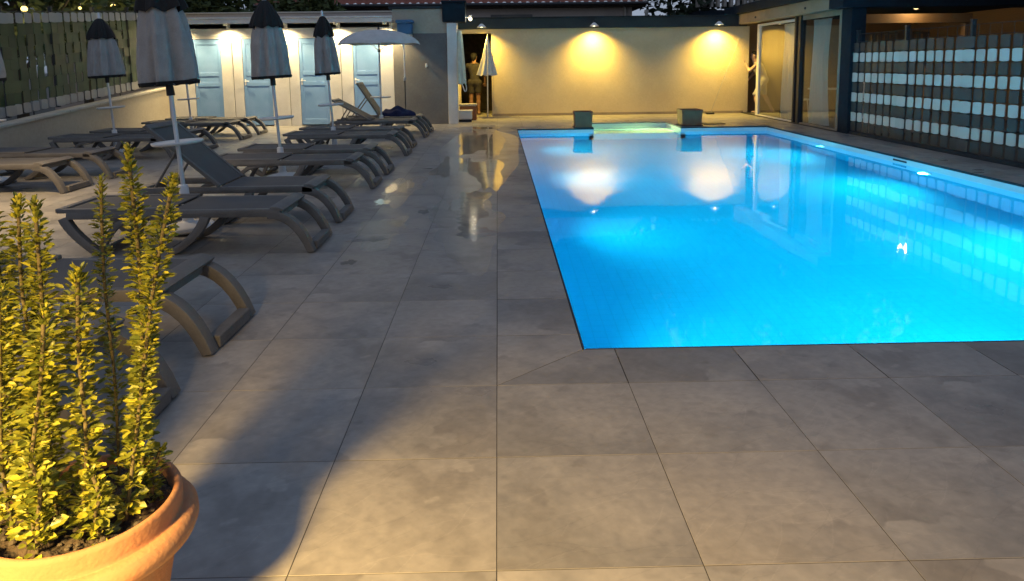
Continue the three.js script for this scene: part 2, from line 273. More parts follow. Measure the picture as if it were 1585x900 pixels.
// ---------------------------------------------------------------- plates fences
function plateGeo(w, h, bulge = .012) {
  const a = w / 2, b = h / 2, s = new THREE.Shape(); s.moveTo(-a, -b + bulge); s.quadraticCurveTo(-a * .6, -b, 0, -b); s.quadraticCurveTo(a * .6, -b, a, -b + bulge); s.lineTo(a, b - bulge); s.quadraticCurveTo(a * .6, b, 0, b); s.quadraticCurveTo(-a * .6, b, -a, b - bulge); s.closePath();
  return uvm(new THREE.ExtrudeGeometry(s, { depth: .008, bevelEnabled: true, bevelSize: .002, bevelThickness: .002, bevelSegments: 1, curveSegments: 3 }));
}
function plateFence(root, X, side, posts, y0, rows, pitch, slope, zs, matOf, nCol, topExtra, woven = false) {
  // plates hang between posts, facing the pool (side: +1 faces +x, -1 faces -x)
  const Y = z => slope * (z - zs), reg = plateGeo(.178, pitch - .016), wide = plateGeo(.255, pitch - .016), wires = [], slats = [.172, .19, .205].map(w => plateGeo(w, pitch + .006, .002));
  posts.forEach((z, k) => {
    mesh('post', bx(X - .03, X + .03, Y(z) + y0 - .02, Y(z) + y0 + rows * pitch + topExtra + .06, z - .03, z + .03, .006), M.fenceMetal, root);
    mesh('post_cap', bx(X - .036, X + .036, Y(z) + y0 + rows * pitch + topExtra + .06, Y(z) + y0 + rows * pitch + topExtra + .08, z - .036, z + .036, .006), M.fenceMetal, root);
    const next = posts[k + 1]; const cols = [[z, true]];
    if (next !== undefined) for (let c = 0; c < nCol; c++) cols.push([z + (next - z) * ((c + .5) * .86 / nCol + .07), false]);
    for (const [cz, w] of cols) for (let r = 0; r < rows; r++) {
      const mats = matOf(r); if (!mats) continue;
      const wv = woven && r > 0 && r < rows - 1, p = mesh('privacy_plate', wv ? slats[(rnd() * 3) | 0] : w ? wide : reg, mats[(rnd() * 3) | 0], root);
      p.position.set(X + side * (w ? .045 : .022) + rr(-.002, .002), Y(cz) + y0 + (r + .5) * pitch, cz + (wv ? rr(-.012, .012) : 0)); if (wv) p.position.x += ((r + Math.round(cz * 4)) & 1 ? .008 : -.008); p.rotation.set(rr(-.012, .012), side * Math.PI / 2 + rr(-.03, .03), rr(-.01, .01), 'YXZ');
    }
    if (next !== undefined) {
      for (let c = 0; c <= nCol; c++) { const cz = z + (next - z) * (c * .86 / nCol + .07); wires.push(rod(V(X, Y(cz) + y0, cz), V(X, Y(cz) + y0 + rows * pitch + topExtra, cz), .0035, .0035, 5)); }
      for (const h of [0, rows * pitch * .33, rows * pitch * .66, rows * pitch + .01, rows * pitch + topExtra]) for (const dx of [-.006, .006]) wires.push(rod(V(X + dx, Y(z) + y0 + h, z), V(X + dx, Y(next) + y0 + h, next), .004, .004, 5));
    }
  });
  struct(mesh('wire_mesh', wires, M.fenceMetal, root), 'stuff');
}
{
  const f = thing('plate_fence', 'dark fence with four rows of pale square plates beside the pool', 'fence');
  mesh('kerb', bx(6.9, 7.02, -.01, .06, -14, -5.2, .006), M.slate, f);
  plateFence(f, 6.97, -1, [-13.86, -12.2, -10.5, -8.8, -7.1, -5.4], .063, 9, .1905, 0, 0, r => r % 2 ? M.plateWhite : M.plateDark, 6, .16);
  const w = thing('boundary_wall', 'low beige rendered wall with sloping pale cap behind the loungers', 'wall');
  const slopeY = z => .945 - (z + 17.6) * .0715;   // top of the wall falls toward the camera
  const wallShape = new THREE.Shape([[5.2, -.05], [17.55, -.05], [17.55, slopeY(-17.55)], [5.2, Math.max(.05, slopeY(-5.2))]].map(p => new THREE.Vector2(...p)));
  const g = new THREE.ExtrudeGeometry(wallShape, { depth: .2, bevelEnabled: false }); g.rotateY(Math.PI / 2).translate(-8.15, 0, 0);   // x -> -z
  mesh('wall', uvm(g), M.beige, w);
  const n = 12; for (let k = 0; k < n; k++) { const a = -17.55 + k * 12.3 / n, b = a + 12.3 / n - .006, ya = slopeY(a), yb = slopeY(b), L = Math.hypot(b - a, yb - ya); const q = bx(-.13, .13, 0, .045, -L / 2, L / 2, .006); const c = mesh('cap_stone', q, M.cap, w); c.position.set(-8.05, (ya + yb) / 2 + .001, (a + b) / 2); c.rotation.x = -Math.atan2(yb - ya, b - a); }
  const lf = thing('green_fence', 'tall green plate fence with pale top and bottom rows on the low wall', 'fence');
  const posts = []; for (let z = -17.4; z < -10.2; z += 1.36) posts.push(+z.toFixed(2));
  plateFence(lf, -8.05, 1, posts, 1.08, 9, .188, -.0715, -17.6, r => r === 0 || r === 8 ? M.platePale : M.plateGreen, 5, .02, true);
}

// ---------------------------------------------------------------- loungers
function bar2(p0, p1, p2, w0, w1, z0, z1) {              // a curved bar drawn in side view, with thickness from z0 to z1
  const a = [], b = [], n = 7; for (let i = 0; i <= n; i++) { const t = i / n, u = 1 - t, x = u * u * p0[0] + 2 * u * t * p1[0] + t * t * p2[0], y = u * u * p0[1] + 2 * u * t * p1[1] + t * t * p2[1]; let dx = 2 * u * (p1[0] - p0[0]) + 2 * t * (p2[0] - p1[0]), dy = 2 * u * (p1[1] - p0[1]) + 2 * t * (p2[1] - p1[1]); const l = Math.hypot(dx, dy), w = (w0 + (w1 - w0) * t) / 2; a.push(new THREE.Vector2(x - dy / l * w, y + dx / l * w)); b.unshift(new THREE.Vector2(x + dy / l * w, y - dx / l * w)); }
  for (const p of [...a, ...b]) p.y = Math.max(p.y, .004);
  const g = new THREE.ExtrudeGeometry(new THREE.Shape([...a, ...b]), { depth: Math.abs(z1 - z0) - .012, bevelEnabled: true, bevelSize: .005, bevelThickness: .006, bevelOffset: -.005, bevelSegments: 2, curveSegments: 1 });
  return uvm(toCreasedNormals(g.translate(0, 0, Math.min(z0, z1) + .006), .6));
}
function makeLounger(angle, label, group) {
  const o = thing('sun_lounger', label, 'sun lounger', [0, 0, 0], 0, group), W = .315, hy = .335, hinge = -1.12;
  for (const s of [-1, 1]) {
    const zi = s * (W - .055), zo = s * W;
    mesh('side_rail', bar2([-.26, hy - .012], [-1, hy - .012], [-1.9, hy - .012], .062, .058, zi, zo), M.resin, o);
    mesh('leg', bar2([-.36, hy - .02], [-.14, hy - .03], [-.035, .004], .074, .056, s * (W - .085), zo), M.resin, o);
    mesh('leg', bar2([-1.93, hy - .03], [-1.88, .17], [-1.66, .004], .075, .06, s * (W - .06), zo), M.resin, o);
    mesh('leg', bar2([-.84, hy - .03], [-.90, .13], [-1.14, .004], .07, .055, s * (W - .06), zo), M.resin, o);
    mesh('brace', bar2([-1.66, .03], [-1.56, .33], [-1.28, hy - .04], .045, .05, s * (W - .05), s * (W - .008)), M.resin, o);
  }
  mesh('foot_bar', bx(-.075, -.005, .006, .075, -W + .1, W - .1, .01), M.resin, o); mesh('cross_bar', bx(-.33, -.26, hy - .055, hy - .005, -W + .1, W - .1, .01), M.resin, o);
  mesh('end_lip', bar2([-.335, hy + .018], [-.29, hy + .034], [-.235, hy + .004], .03, .022, -W, W), M.resin, o);
  for (const q of [bx(-1.15, -1.09, .012, .05, -W + .06, W - .06, .008), bx(-1.70, -1.64, .012, .05, -W + .06, W - .06, .008), bx(-1.93, -1.88, hy - .05, hy - .01, -W + .05, W - .05, .008)]) mesh('cross_bar', q, M.resin, o);
  mesh('sling', bx(hinge + .01, -.31, hy + .006, hy + .018, -W + .02, W - .02, .004), M.sling, o);
  const b = new THREE.Group(); b.name = 'backrest'; b.position.set(hinge, hy + .012, 0); b.rotation.z = -angle; o.add(b);
  for (const s of [-1, 1]) mesh('back_rail', bx(-.84, 0, -.004, .03, s * (W - .045), s * (W - .001), .008), M.resin, b);
  mesh('back_bar', bx(-.86, -.80, -.004, .034, -W + .002, W - .002, .01), M.resin, b);
  mesh('back_sling', bx(-.80, -.005, .008, .02, -W + .04, W - .04, .004), M.sling, b);
  if (angle > .1) for (const s of [-1, 1]) { const q = V(-.52 * Math.cos(angle), .52 * Math.sin(angle), 0); mesh('back_strut', rod(V(hinge + q.x, hy + q.y, s * (W - .07)), V(-1.74, hy - .01, s * (W - .07)), .012), M.resin, o); }
  return o;
}
{
  const R = 'sun loungers set out in two rows';
  const wallRow = ['pot side of the parasol nearest the lamp post', 'cabin side of the parasol nearest the lamp post', 'pot side of the parasol before the green fence', 'cabin side of the parasol before the green fence', 'pot side of the parasol before the first blue door', 'cabin side of the parasol before the first blue door'];
  const L = makeLounger(0, 'flat sun lounger mostly hidden behind the leafy stems of the terracotta pot', R), zs = [-2.78, -3.8, -5.8, -8.68, -9.75, -11.7, -12.75];
  const own = ['flat sun lounger mostly hidden behind the leafy stems of the terracotta pot', 'flat sun lounger past the potted shrub with its open foot frame clear of leaves', 'flat sun lounger between the potted shrub and the half raised lounger', 'flat poolside lounger on the pot side of the parasol before the second blue door', 'flat poolside lounger on the cabin side of the parasol before the second blue door', 'flat poolside lounger on the pot side of the parasol before the third blue door', 'flat poolside lounger on the cabin side of the parasol before the third blue door'];
  zs.forEach((z, i) => { const p = [-1.45 + rr(-.03, .03), 0, z], t = rr(-.02, .02); if (i) dup(L, p, t, own[i]); else L.position.set(...p); });
  [-8.68, -9.75, -11.7, -12.75, -14.6, -15.65].forEach((z, i) => dup(L, [-5.1 + rr(-.04, .04), 0, z], rr(-.02, .02), 'flat wall row lounger on the ' + wallRow[i]));
  const r7 = makeLounger(.72, 'sun lounger with half raised back beside the largest closed parasol', R); r7.position.set(-1.46, 0, -6.87);
  const r2 = makeLounger(.5, 'sun lounger with low raised back next to the open parasol', R); r2.position.set(-1.43, 0, -14.6);
  const r1 = makeLounger(1.0, 'sun lounger with steep raised back and a navy towel', R); r1.position.set(-1.42, 0, -15.65);
  // towel heaped on the last lounger
  const g = new THREE.SphereGeometry(1, 28, 14, 0, 6.2832, 0, 1.5708), p = g.attributes.position;
  for (let i = 0; i < p.count; i++) { const x = p.getX(i), y = p.getY(i), z = p.getZ(i), a = Math.atan2(z, x), k = 1 + .12 * Math.sin(3 * a + 1) + .08 * Math.sin(7 * a + y * 6) + .05 * Math.sin(11 * a); p.setXYZ(i, x * .36 * k, y * .17 * (1 + .2 * Math.sin(x * 7 + 1) + .15 * Math.sin(z * 9)), z * .2 * k); }
  g.computeVertexNormals(); const t = mesh('towel', uvm(g), M.navyTowel); t.position.set(-2.2, .356, -15.62); tag(t, 'crumpled navy towel heaped on a lounger with a raised back', 'towel');
}

// ---------------------------------------------------------------- parasols
function foldedCloth(rows, folds, phase, depth, n = 96) {  // rows: [y, radius, fold depth factor]
  const P = [], I = [], m = rows.length; rows.forEach(([y, r, k], j) => { for (let i = 0; i <= n; i++) { const a = i / n * 6.28319, f = Math.cos(a * folds + phase + .7 * Math.sin(a * 2 + phase) + .35 * Math.sin(y * 5 + phase)) * (.75 + .4 * Math.sin(a + phase * 2)), w = r * (1 + depth * k * (f + .3 * Math.sin(a * folds * 2.0 + 1.3 * phase + y * 4)) + .05 * Math.sin(a * 2 + phase)); P.push(w * Math.cos(a), y + (j === 0 ? .02 * f : 0), w * Math.sin(a)); } });
  for (let j = 0; j < m - 1; j++) for (let i = 0; i < n; i++) { const q = j * (n + 1) + i; I.push(q, q + n + 1, q + 1, q + 1, q + n + 1, q + n + 2); }
  const g = new THREE.BufferGeometry(); g.setAttribute('position', new THREE.Float32BufferAttribute(P, 3)); g.setIndex(I); g.computeVertexNormals(); return uvm(g);
}
function parasolStand(o, h, table = true) {
  mesh('pole', cyl(.019, .019, .12, h, 0, 0, 16), M.alu, o);
  mesh('base', lathe([[0, 0], [.22, 0], [.225, .03], [.2, .055], [.06, .075], [.045, .1], [.04, .40], [.034, .41], [.018, .412]], 28), M.whitePlain, o);
  if (table) mesh('tray', lathe([[.024, .77], [.2, .772], [.212, .785], [.214, .80], [.206, .80], [.2, .79], [.024, .788]], 32), M.whitePlain, o);
}
function closedParasol(x, z, label, phase, s = 0, w = 1) {
  const o = thing('closed_parasol', label, 'parasol', [x, .01, z], phase); o.rotation.order = 'ZYX'; o.rotation.z = .055 + s;   // tilts a little toward the wall
  parasolStand(o, 2.28);
  mesh('canopy', foldedCloth([[1.31, .212 * w, 1], [1.36, .216 * w, 1], [1.5, .210 * w, 1], [1.7, .192 * w, .95], [1.85, .172 * w, .85], [1.96, .15 * w, .6]], 7, phase, .21), M.fabric, o);
  mesh('trim', foldedCloth([[1.302, .206 * w, 1], [1.288, .211 * w, 1], [1.31, .2165 * w, 1], [1.324, .2185 * w, 1]], 7, phase, .21), M.black, o);
  mesh('top_cap', foldedCloth([[1.925, .182 * w, 1], [1.97, .178 * w, 1], [2.06, .15 * w, .9], [2.16, .105 * w, .7], [2.24, .06 * w, .4], [2.27, .02, 0]], 7, phase + .2, .2), M.black, o);
  mesh('strap', cyl(.035, .03, 1.2, 1.31, 0, 0, 14), M.blackMetal, o);
  mesh('finial', lathe([[0, 2.36], [.012, 2.355], [.02, 2.33], [.024, 2.29], [.03, 2.26], [.02, 2.255]], 16), M.alu, o);
  return o;
}
closedParasol(-2.77, -6.33, 'closed grey parasol with black cap standing by the half raised lounger', .4, .012, 1.0);
closedParasol(-2.78, -9.2, 'closed grey parasol with black cap among flat loungers, before the second blue door', 1.3);
closedParasol(-2.78, -12.2, 'closed grey parasol with black cap among flat loungers, before the third blue door', 2.1, 0, .86);
closedParasol(-6.46, -12.2, 'closed grey parasol with black cap before the green fence', 3.0, 0, 1.08);
closedParasol(-6.40, -15.1, 'closed grey parasol before the blue door nearest the boundary wall', 4.2);
closedParasol(-6.44, -9.2, 'closed grey parasol between flat loungers of the wall row, nearest the lamp post', 5.1);
{
  const o = thing('open_parasol', 'open pale grey parasol with scalloped edge beside the cabins', 'parasol', [-2.45, 0, -15.1]); parasolStand(o, 2.2);
  const n = 8; for (let k = 0; k < n; k++) {
    const P = [], I = [], A = k / n * 6.28319, B = (k + 1) / n * 6.28319, m = 8, q = 6;
    for (let j = 0; j <= m; j++) for (let i = 0; i <= q; i++) { const t = j / m, u = i / q, r = .86 * Math.sin(t * 1.35) / Math.sin(1.35), a = A + (B - A) * u, sag = Math.sin(u * Math.PI); P.push(r * Math.cos(a) * (1 - .05 * t * sag), 1.87 + .31 * (Math.cos(t * 1.35) - Math.cos(1.35)) / (1 - Math.cos(1.35)) + .022 * t * t * sag, r * Math.sin(a) * (1 - .05 * t * sag)); }
    for (let j = 0; j < m; j++) for (let i = 0; i < q; i++) { const s = j * (q + 1) + i; I.push(s, s + 1, s + q + 1, s + 1, s + q + 2, s + q + 1); }
    const g = new THREE.BufferGeometry(); g.setAttribute('position', new THREE.Float32BufferAttribute(P, 3)); g.setIndex(I); g.computeVertexNormals(); mesh('canopy_panel', uvm(g), M.fabricLight, o);
    const a = A; mesh('rib', tube([V(.03 * Math.cos(a), 2.15, .03 * Math.sin(a)), V(.5 * Math.cos(a), 2.06, .5 * Math.sin(a)), V(.85 * Math.cos(a), 1.862, .85 * Math.sin(a))], .005, 10, 5), M.steel, o);
    mesh('strut', rod(V(.02 * Math.cos(a), 1.75, .02 * Math.sin(a)), V(.45 * Math.cos(a), 2.07, .45 * Math.sin(a)), .004, .004, 5), M.steel, o);
  }
  mesh('finial', lathe([[0, 2.27], [.014, 2.26], [.02, 2.22], [.028, 2.175]], 14), M.blackMetal, o);
  mesh('runner', cyl(.03, .03, 1.72, 1.78, 0, 0, 12), M.blackMetal, o);
}
{ // half folded parasol leaning in the dark doorway
  const o = thing('leaning_parasol', 'half folded pale parasol leaning in the dark doorway', 'parasol', [-.28, 0, -19.62], .3);
  mesh('pole', cyl(.017, .017, 0, 2.2, 0, 0, 12), M.alu, o);
  mesh('canopy', foldedCloth([[1.14, .235, 1], [1.3, .2, 1], [1.6, .135, .9], [1.9, .075, .7], [2.12, .03, .3], [2.19, .012, 0]], 7, 1.7, .22), M.fabricLight, o);
  mesh('finial', lathe([[0, 2.26], [.01, 2.25], [.016, 2.2], [.012, 2.18]], 12), M.alu, o);
  o.rotation.z = -.012;
}

// ---------------------------------------------------------------- changing cabins
const fitting = (o, geo, mat) => mesh('lens', geo, mat, o);
{
  const o = thing('changing_cabins', 'white row of changing cabins with four pale blue panelled doors', 'cabins'), z = -17.6, zb = -19.2;
  const doors = [[-7.33, -6.66], [-6.16, -5.47], [-4.80, -4.10], [-3.50, -2.84]], top = 2.12;
  const edges = [-7.93, ...doors.flat(), -2.52];
  for (let k = 0; k < edges.length; k += 2) mesh('front_wall', bx(edges[k], edges[k + 1], 0, top + .05, z - .06, z), M.white, o);
  for (const [a, b] of doors) mesh('lintel', bx(a, b, top + .002, top + .05, z - .06, z - .001), M.white, o);
  mesh('top_rail', bx(-7.93, -2.52, top + .05, 2.36, z - .07, z + .012, .006), M.white, o);
  for (const x of [-7.9, -6.46, -5.08, -3.82, -2.56]) mesh('transom_post', bx(x - .04, x + .04, 2.36, 2.47, z - .06, z, .004), M.white, o);
  for (const x of [-6.42, -5.08, -3.82]) { mesh('divider', bx(x - .028, x + .028, 0, 2.05, z + .001, z + .035, .006), M.white, o); mesh('joint', bx(x + .03, x + .042, 0, 2.12, z + .0005, z + .004), M.greywall, o); }
  mesh('side_wall', [bx(-7.93, -7.86, 0, 2.47, zb, z - .07), bx(-2.59, -2.52, 0, 2.36, zb, z - .07)], M.white, o);
  mesh('back_wall', bx(-7.86, -2.59, 0, 2.47, zb, zb + .08), M.greywall, o);
  mesh('roof', bx(-7.95, -2.50, 2.475, 2.53, zb - .1, z + .38, .006), M.white, o);
  mesh('fascia', [bx(-7.97, -2.47, 2.455, 2.56, z + .382, z + .41, .004), bx(-7.98, -2.46, 2.563, 2.605, z + .36, z + .43, .006)], M.white, o);
  for (const [a, b] of doors) {
    const d = mesh('door', bx(a + .006, b - .006, .03, top - .004, z - .05, z - .022), M.doorBlue, o), w = b - a, c = (a + b) / 2;
    const st = .075, pr = z - .012; const rail = (x0, x1, y0, y1) => bx(x0, x1, y0, y1, z - .0219, pr, .005);
    mesh('stile', rail(a + .006, a + st, .031, top - .006), M.doorBlue, d); mesh('stile', rail(b - st, b - .006, .031, top - .006), M.doorBlue, d);
    for (const [y0, y1] of [[.031, .16], [.98, 1.07], [1.23, 1.31], [1.99, top - .006]]) mesh('rail', rail(a + st + .002, b - st - .002, y0, y1), M.doorBlue, d);
    for (const [y0, y1] of [[.16, .98], [1.07, 1.23], [1.31, 1.99]]) { const i = .018; mesh('moulding', [rail(a + st + .002, a + st + i, y0, y1).translate(0, 0, -.004), rail(b - st - i, b - st - .002, y0, y1).translate(0, 0, -.004), rail(a + st + i, b - st - i, y0 + .001, y0 + i).translate(0, 0, -.004), rail(a + st + i, b - st - i, y1 - i, y1 - .001).translate(0, 0, -.004)], M.doorBlue, d); }
    mesh('handle', [cyl(.024, .024, -.006, .006, 0, 0, 14).rotateX(Math.PI / 2).translate(a + .05, 1.1, z - .006), rod(V(a + .05, 1.1, z - .006), V(a + .05, 1.1, z + .04), .009), rod(V(a + .045, 1.1, z + .036), V(a + .15, 1.1, z + .036), .009), bx(a + .033, a + .067, 1.0, 1.15, z - .012, z - .006, .004)], M.whitePlain, d);
  }
  // small downlights under the eave
  for (const [x, where] of [[-7.62, 'beside the boundary wall'], [-6.42, 'between the first two blue doors'], [-5.08, 'between the middle blue doors'], [-3.82, 'between the last two blue doors'], [-2.66, 'at the end by the blue box']]) {
    const l = thing('eave_lamp', 'small downlight under the cabin eave ' + where, 'lamp', [x, 2.47, z + .27], 0, 'downlights under the cabin eave');
    mesh('housing', lathe([[.02, 0], [.045, -.004], [.05, -.05], [.042, -.05], [.038, -.02], [0, -.02]], 18), M.whitePlain, l);
    mesh('lens', lathe([[0, -.047], [.03, -.044], [.037, -.03]], 16), glow(5, 4.2, 2.2), l);
    const s = new THREE.SpotLight(new THREE.Color().setRGB(1, .75, .36), 14, 0, 1.25, .7, 2); s.position.set(0, -.06, 0); s.target.position.set(0, -1, -.06); s.castShadow = true; s.shadow.radius = 2; l.add(s, s.target);
  }
}
// ---------------------------------------------------------------- grey wall, pillar and service block beside the cabins
{
  const o = thing('service_block', 'beige rendered block with dark grey lower wall right of the cabins', 'building'), z = -17.6;
  mesh('wall', bx(-2.515, -1.21, 0, 2.78, z - .25, z), M.beige, o);
  mesh('dark_render', bx(-2.514, -1.212, 0, 2.2, z + .0005, z + .022, .004), M.greywall, o);
  mesh('pillar', bx(-1.205, -.97, 0, 2.44, z - .16, z + .09, .012), M.white, o);
  mesh('side_wall', bx(-1.205, -1.06, 0, 2.6, -20, z - .165), M.white, o);
  mesh('roof_slab', bx(-2.6, -1.0, 2.785, 2.84, -20, z + .04, .01), M.slate, o);
  const p = thing('house_wall', 'long pale plaster wall rising behind the white cabins', 'wall');
  mesh('wall', bx(-12, -2.56, 0, 2.86, -19.9, -19.7), M.pinkwall, p);
  mesh('coping', bx(-12.05, -2.55, 2.862, 2.9, -19.95, -19.66, .008), M.cap, p);
  const b = thing('storage_box', 'blue plastic box on the wall bracket above the grey wall', 'box', [-2.19, 2.17, z + .2]);
  mesh('body', new RoundedBoxGeometry(.36, .26, .3, 3, .04).translate(0, .13, 0), M.blue, b); mesh('lid', new RoundedBoxGeometry(.41, .08, .35, 3, .03).translate(0, .30, 0), M.blue, b); mesh('latch', bx(-.04, .04, .22, .29, .151, .17, .006), M.blue, b); mesh('bracket', [bx(-.16, .16, -.025, -.002, -.176, .1, .004), bx(-.15, -.12, -.15, -.026, -.176, -.15), bx(.12, .15, -.15, -.026, -.176, -.15)], M.whitePlain, b);
  const t = thing('wall_tap', 'small white tap on the dark grey wall', 'tap', [-1.72, 1.42, z + .022]);
  mesh('rosette', cyl(.03, .03, 0, .012, 0, 0, 16).rotateX(Math.PI / 2), M.whitePlain, t); mesh('spout', tube([V(0, 0, .01), V(0, .03, .06), V(0, .02, .11), V(0, -.04, .12)], .012, 14), M.whitePlain, t); mesh('knob', cyl(.026, .02, .03, .06, 0, .06, 12), M.whitePlain, t);
  const s = thing('shower_pipe', 'thin shower pipe with pale upper half before the grey wall', 'shower', [-2.2, 0, z + .45]);
  mesh('riser', cyl(.014, .014, .02, 1.12, 0, 0, 12), M.blackMetal, s); mesh('upper_pipe', cyl(.016, .015, 1.12, 1.92, 0, 0, 12), M.whitePlain, s); mesh('head', [tube([V(0, 1.9, 0), V(0, 1.97, .02), V(0, 1.98, .1), V(0, 1.93, .14)], .012, 14), cyl(.05, .03, 1.9, 1.925, 0, .14, 16)], M.whitePlain, s); mesh('base_plate', cyl(.12, .11, 0, .02, 0, 0, 20), M.blackMetal, s); mesh('valve', bx(-.03, .03, 1.08, 1.16, -.03, .03, .01), M.steel, s);
  // dark awning housing over the pillar, with a spot lamp on its side
  const a = thing('awning_housing', 'dark boxy awning housing on top of the white pillar', 'housing', [-1.05, 2.45, -17.75]);
  mesh('case', new RoundedBoxGeometry(.56, .46, .5, 2, .03).translate(.02, .24, 0), M.navy, a); mesh('cover', new RoundedBoxGeometry(.6, .06, .54, 2, .02).translate(.02, .49, 0), M.navy, a); mesh('bolt', cyl(.02, .02, .52, .56, -.08, 0, 10), M.steel, a);
  const f = thing('spot_lamp', 'small bright globe lamp on the side of the dark awning housing', 'lamp', [-.68, 2.58, -17.72]);
  mesh('bracket', [rod(V(-.07, 0, 0), V(.03, 0, 0), .012), cyl(.03, .045, .0, .05, .04, 0, 14)], M.whitePlain, f); mesh('globe', uvm(new THREE.SphereGeometry(.042, 18, 12).translate(.04, -.045, 0)), glow(5, 4.4, 3), f);
  { const l = new THREE.PointLight(new THREE.Color().setRGB(1, .85, .55), .55, 0, 2); l.position.set(.04, -.045, 0); l.castShadow = true; l.shadow.radius = 2; f.add(l); }
  // robe on a hook on the inner face of the pillar
  const rb = thing('robe', 'pale yellow bathrobe hanging beside the white pillar', 'robe', [-.955, 0, -17.62]);
  { const P = [], I = [], n = 26, m = 22; for (let j = 0; j <= m; j++) for (let i = 0; i <= n; i++) { const t = j / m, a = i / n * 6.28319, w = .05 + .065 * Math.sqrt(t), dz = .06 + .15 * Math.min(1, t * 1.6), f = 1 + .16 * Math.sin(a * 6 + t * 2) * t; P.push((w * Math.cos(a) * f + .045 + .02 * t), 2.25 - 1.27 * t + .02 * Math.sin(a * 3) * t, dz * Math.sin(a) * f); }
    for (let j = 0; j < m; j++) for (let i = 0; i < n; i++) { const s0 = j * (n + 1) + i; I.push(s0, s0 + 1, s0 + n + 1, s0 + 1, s0 + n + 2, s0 + n + 1); }
    const g = new THREE.BufferGeometry(); g.setAttribute('position', new THREE.Float32BufferAttribute(P, 3)); g.setIndex(I); g.computeVertexNormals(); mesh('cloth', uvm(g), M.robe, rb); mesh('belt', tube([V(.1, 1.35, .1), V(.15, 1.1, .14), V(.2, .86, .12), V(.17, .78, .1), V(.11, .92, .09), V(.08, 1.02, .08)], .013, 24, 6), M.whitePlain, rb); mesh('hook', rod(V(-.02, 2.27, 0), V(.06, 2.27, 0), .01), M.steel, rb); }
  M.robe.side = THREE.DoubleSide;
  // boxes by the pillar
  const c1 = thing('storage_crate', 'white plastic crate on the paving beside the white pillar', 'crate', [-.84, 0, -18.28]);
  mesh('body', new RoundedBoxGeometry(.36, .2, .3, 2, .02).translate(0, .16, 0), M.whitePlain, c1); mesh('base', bx(-.17, .17, 0, .06, -.14, .14, .01), M.blackMetal, c1); mesh('rim', new RoundedBoxGeometry(.38, .04, .32, 2, .012).translate(0, .27, 0), M.whitePlain, c1);
  const c2 = thing('storage_crate', 'brown crate with pale lid standing behind the white crate', 'crate', [-.78, 0, -18.85]);
  mesh('body', new RoundedBoxGeometry(.44, .36, .34, 2, .02).translate(0, .18, 0), M.planter, c2); mesh('lid', new RoundedBoxGeometry(.47, .06, .37, 2, .02).translate(0, .39, 0), M.crate, c2);
}
// ---------------------------------------------------------------- back wall with three lamps
{
  const o = thing('lamp_wall', 'long cream rendered wall with slate blue beam at the pool end', 'wall'), z = -20;
  mesh('wall', bx(-.12, 7.0, 0, 2.40, z - .2, z), M.cream, o);
  mesh('wall_over_door', bx(-1.06, -.121, 2.29, 2.40, z - .2, z), M.cream, o);
  mesh('skirting', bx(-.119, 6.88, .0, .07, z + .0005, z + .014, .004), M.fascia, o);
  mesh('beam', bx(-1.06, 6.72, 2.402, 2.69, z - .22, z + .1, .01), M.slate, o);
  mesh('beam_flashing', bx(-1.06, 6.74, 2.692, 2.715, z - .24, z + .13, .004), M.slate, o);
  const r = thing('store_room', 'dark store room seen through the doorway next to the lamp wall', 'room');
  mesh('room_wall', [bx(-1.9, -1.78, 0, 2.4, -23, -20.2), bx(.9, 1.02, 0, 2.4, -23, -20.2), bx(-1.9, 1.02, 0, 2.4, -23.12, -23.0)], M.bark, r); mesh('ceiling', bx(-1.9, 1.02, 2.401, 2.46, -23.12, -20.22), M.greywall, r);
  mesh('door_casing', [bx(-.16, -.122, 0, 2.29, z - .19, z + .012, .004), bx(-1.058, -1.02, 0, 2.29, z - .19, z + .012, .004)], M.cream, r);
  for (const [x, lab] of [[-.41, 'cone wall lamp above the dark doorway'], [2.64, 'cone wall lamp over the middle of the cream wall'], [6.05, 'cone wall lamp near the glass pavilion']]) {
    const l = thing('wall_lamp', lab, 'lamp', [x, 2.44, z + .32], 0, 'cone lamps under the slate beam');
    mesh('arm', [rod(V(0, .14, -.22), V(0, .12, 0), .012), rod(V(0, .12, 0), V(0, .06, 0), .012)], M.blackMetal, l);
    mesh('shade', lathe([[.018, .09], [.04, .08], [.12, .0], [.124, -.008], [.118, -.006], [.038, .07], [.018, .078]], 24), M.whitePlain, l);
    mesh('bulb', uvm(new THREE.SphereGeometry(.04, 16, 12).scale(1, .8, 1).translate(0, .018, 0)), glow(7, 5.8, 2.8), l);
    const s = new THREE.SpotLight(new THREE.Color().setRGB(1, .66, .11), x < 0 ? 26 : 36, 0, 1.2, .75, 2); s.position.set(0, -.02, 0); s.target.position.set(0, -1, -.1); s.castShadow = true; s.shadow.radius = 2.2; l.add(s, s.target);
  }
  // a rope stretched from the pavilion corner to the paving, with a weight, and a black broom shaft
  const rp = thing('guy_rope', 'thin rope slanting down the cream wall to a small weight', 'rope'); mesh('rope', rod(V(5.88, .05, -19.7), V(6.68, 2.1, -19.85), .009), M.crate, rp); mesh('weight', new RoundedBoxGeometry(.22, .06, .14, 2, .02).translate(5.86, .03, -19.7), M.blackMetal, rp);
  const br = thing('floor_mat', 'flat black mat lying beside the right planter', 'mat'); mesh('sheet', bx(4.75, 5.25, .001, .025, -16.75, -16.4, .008), M.blackMetal, br);
}
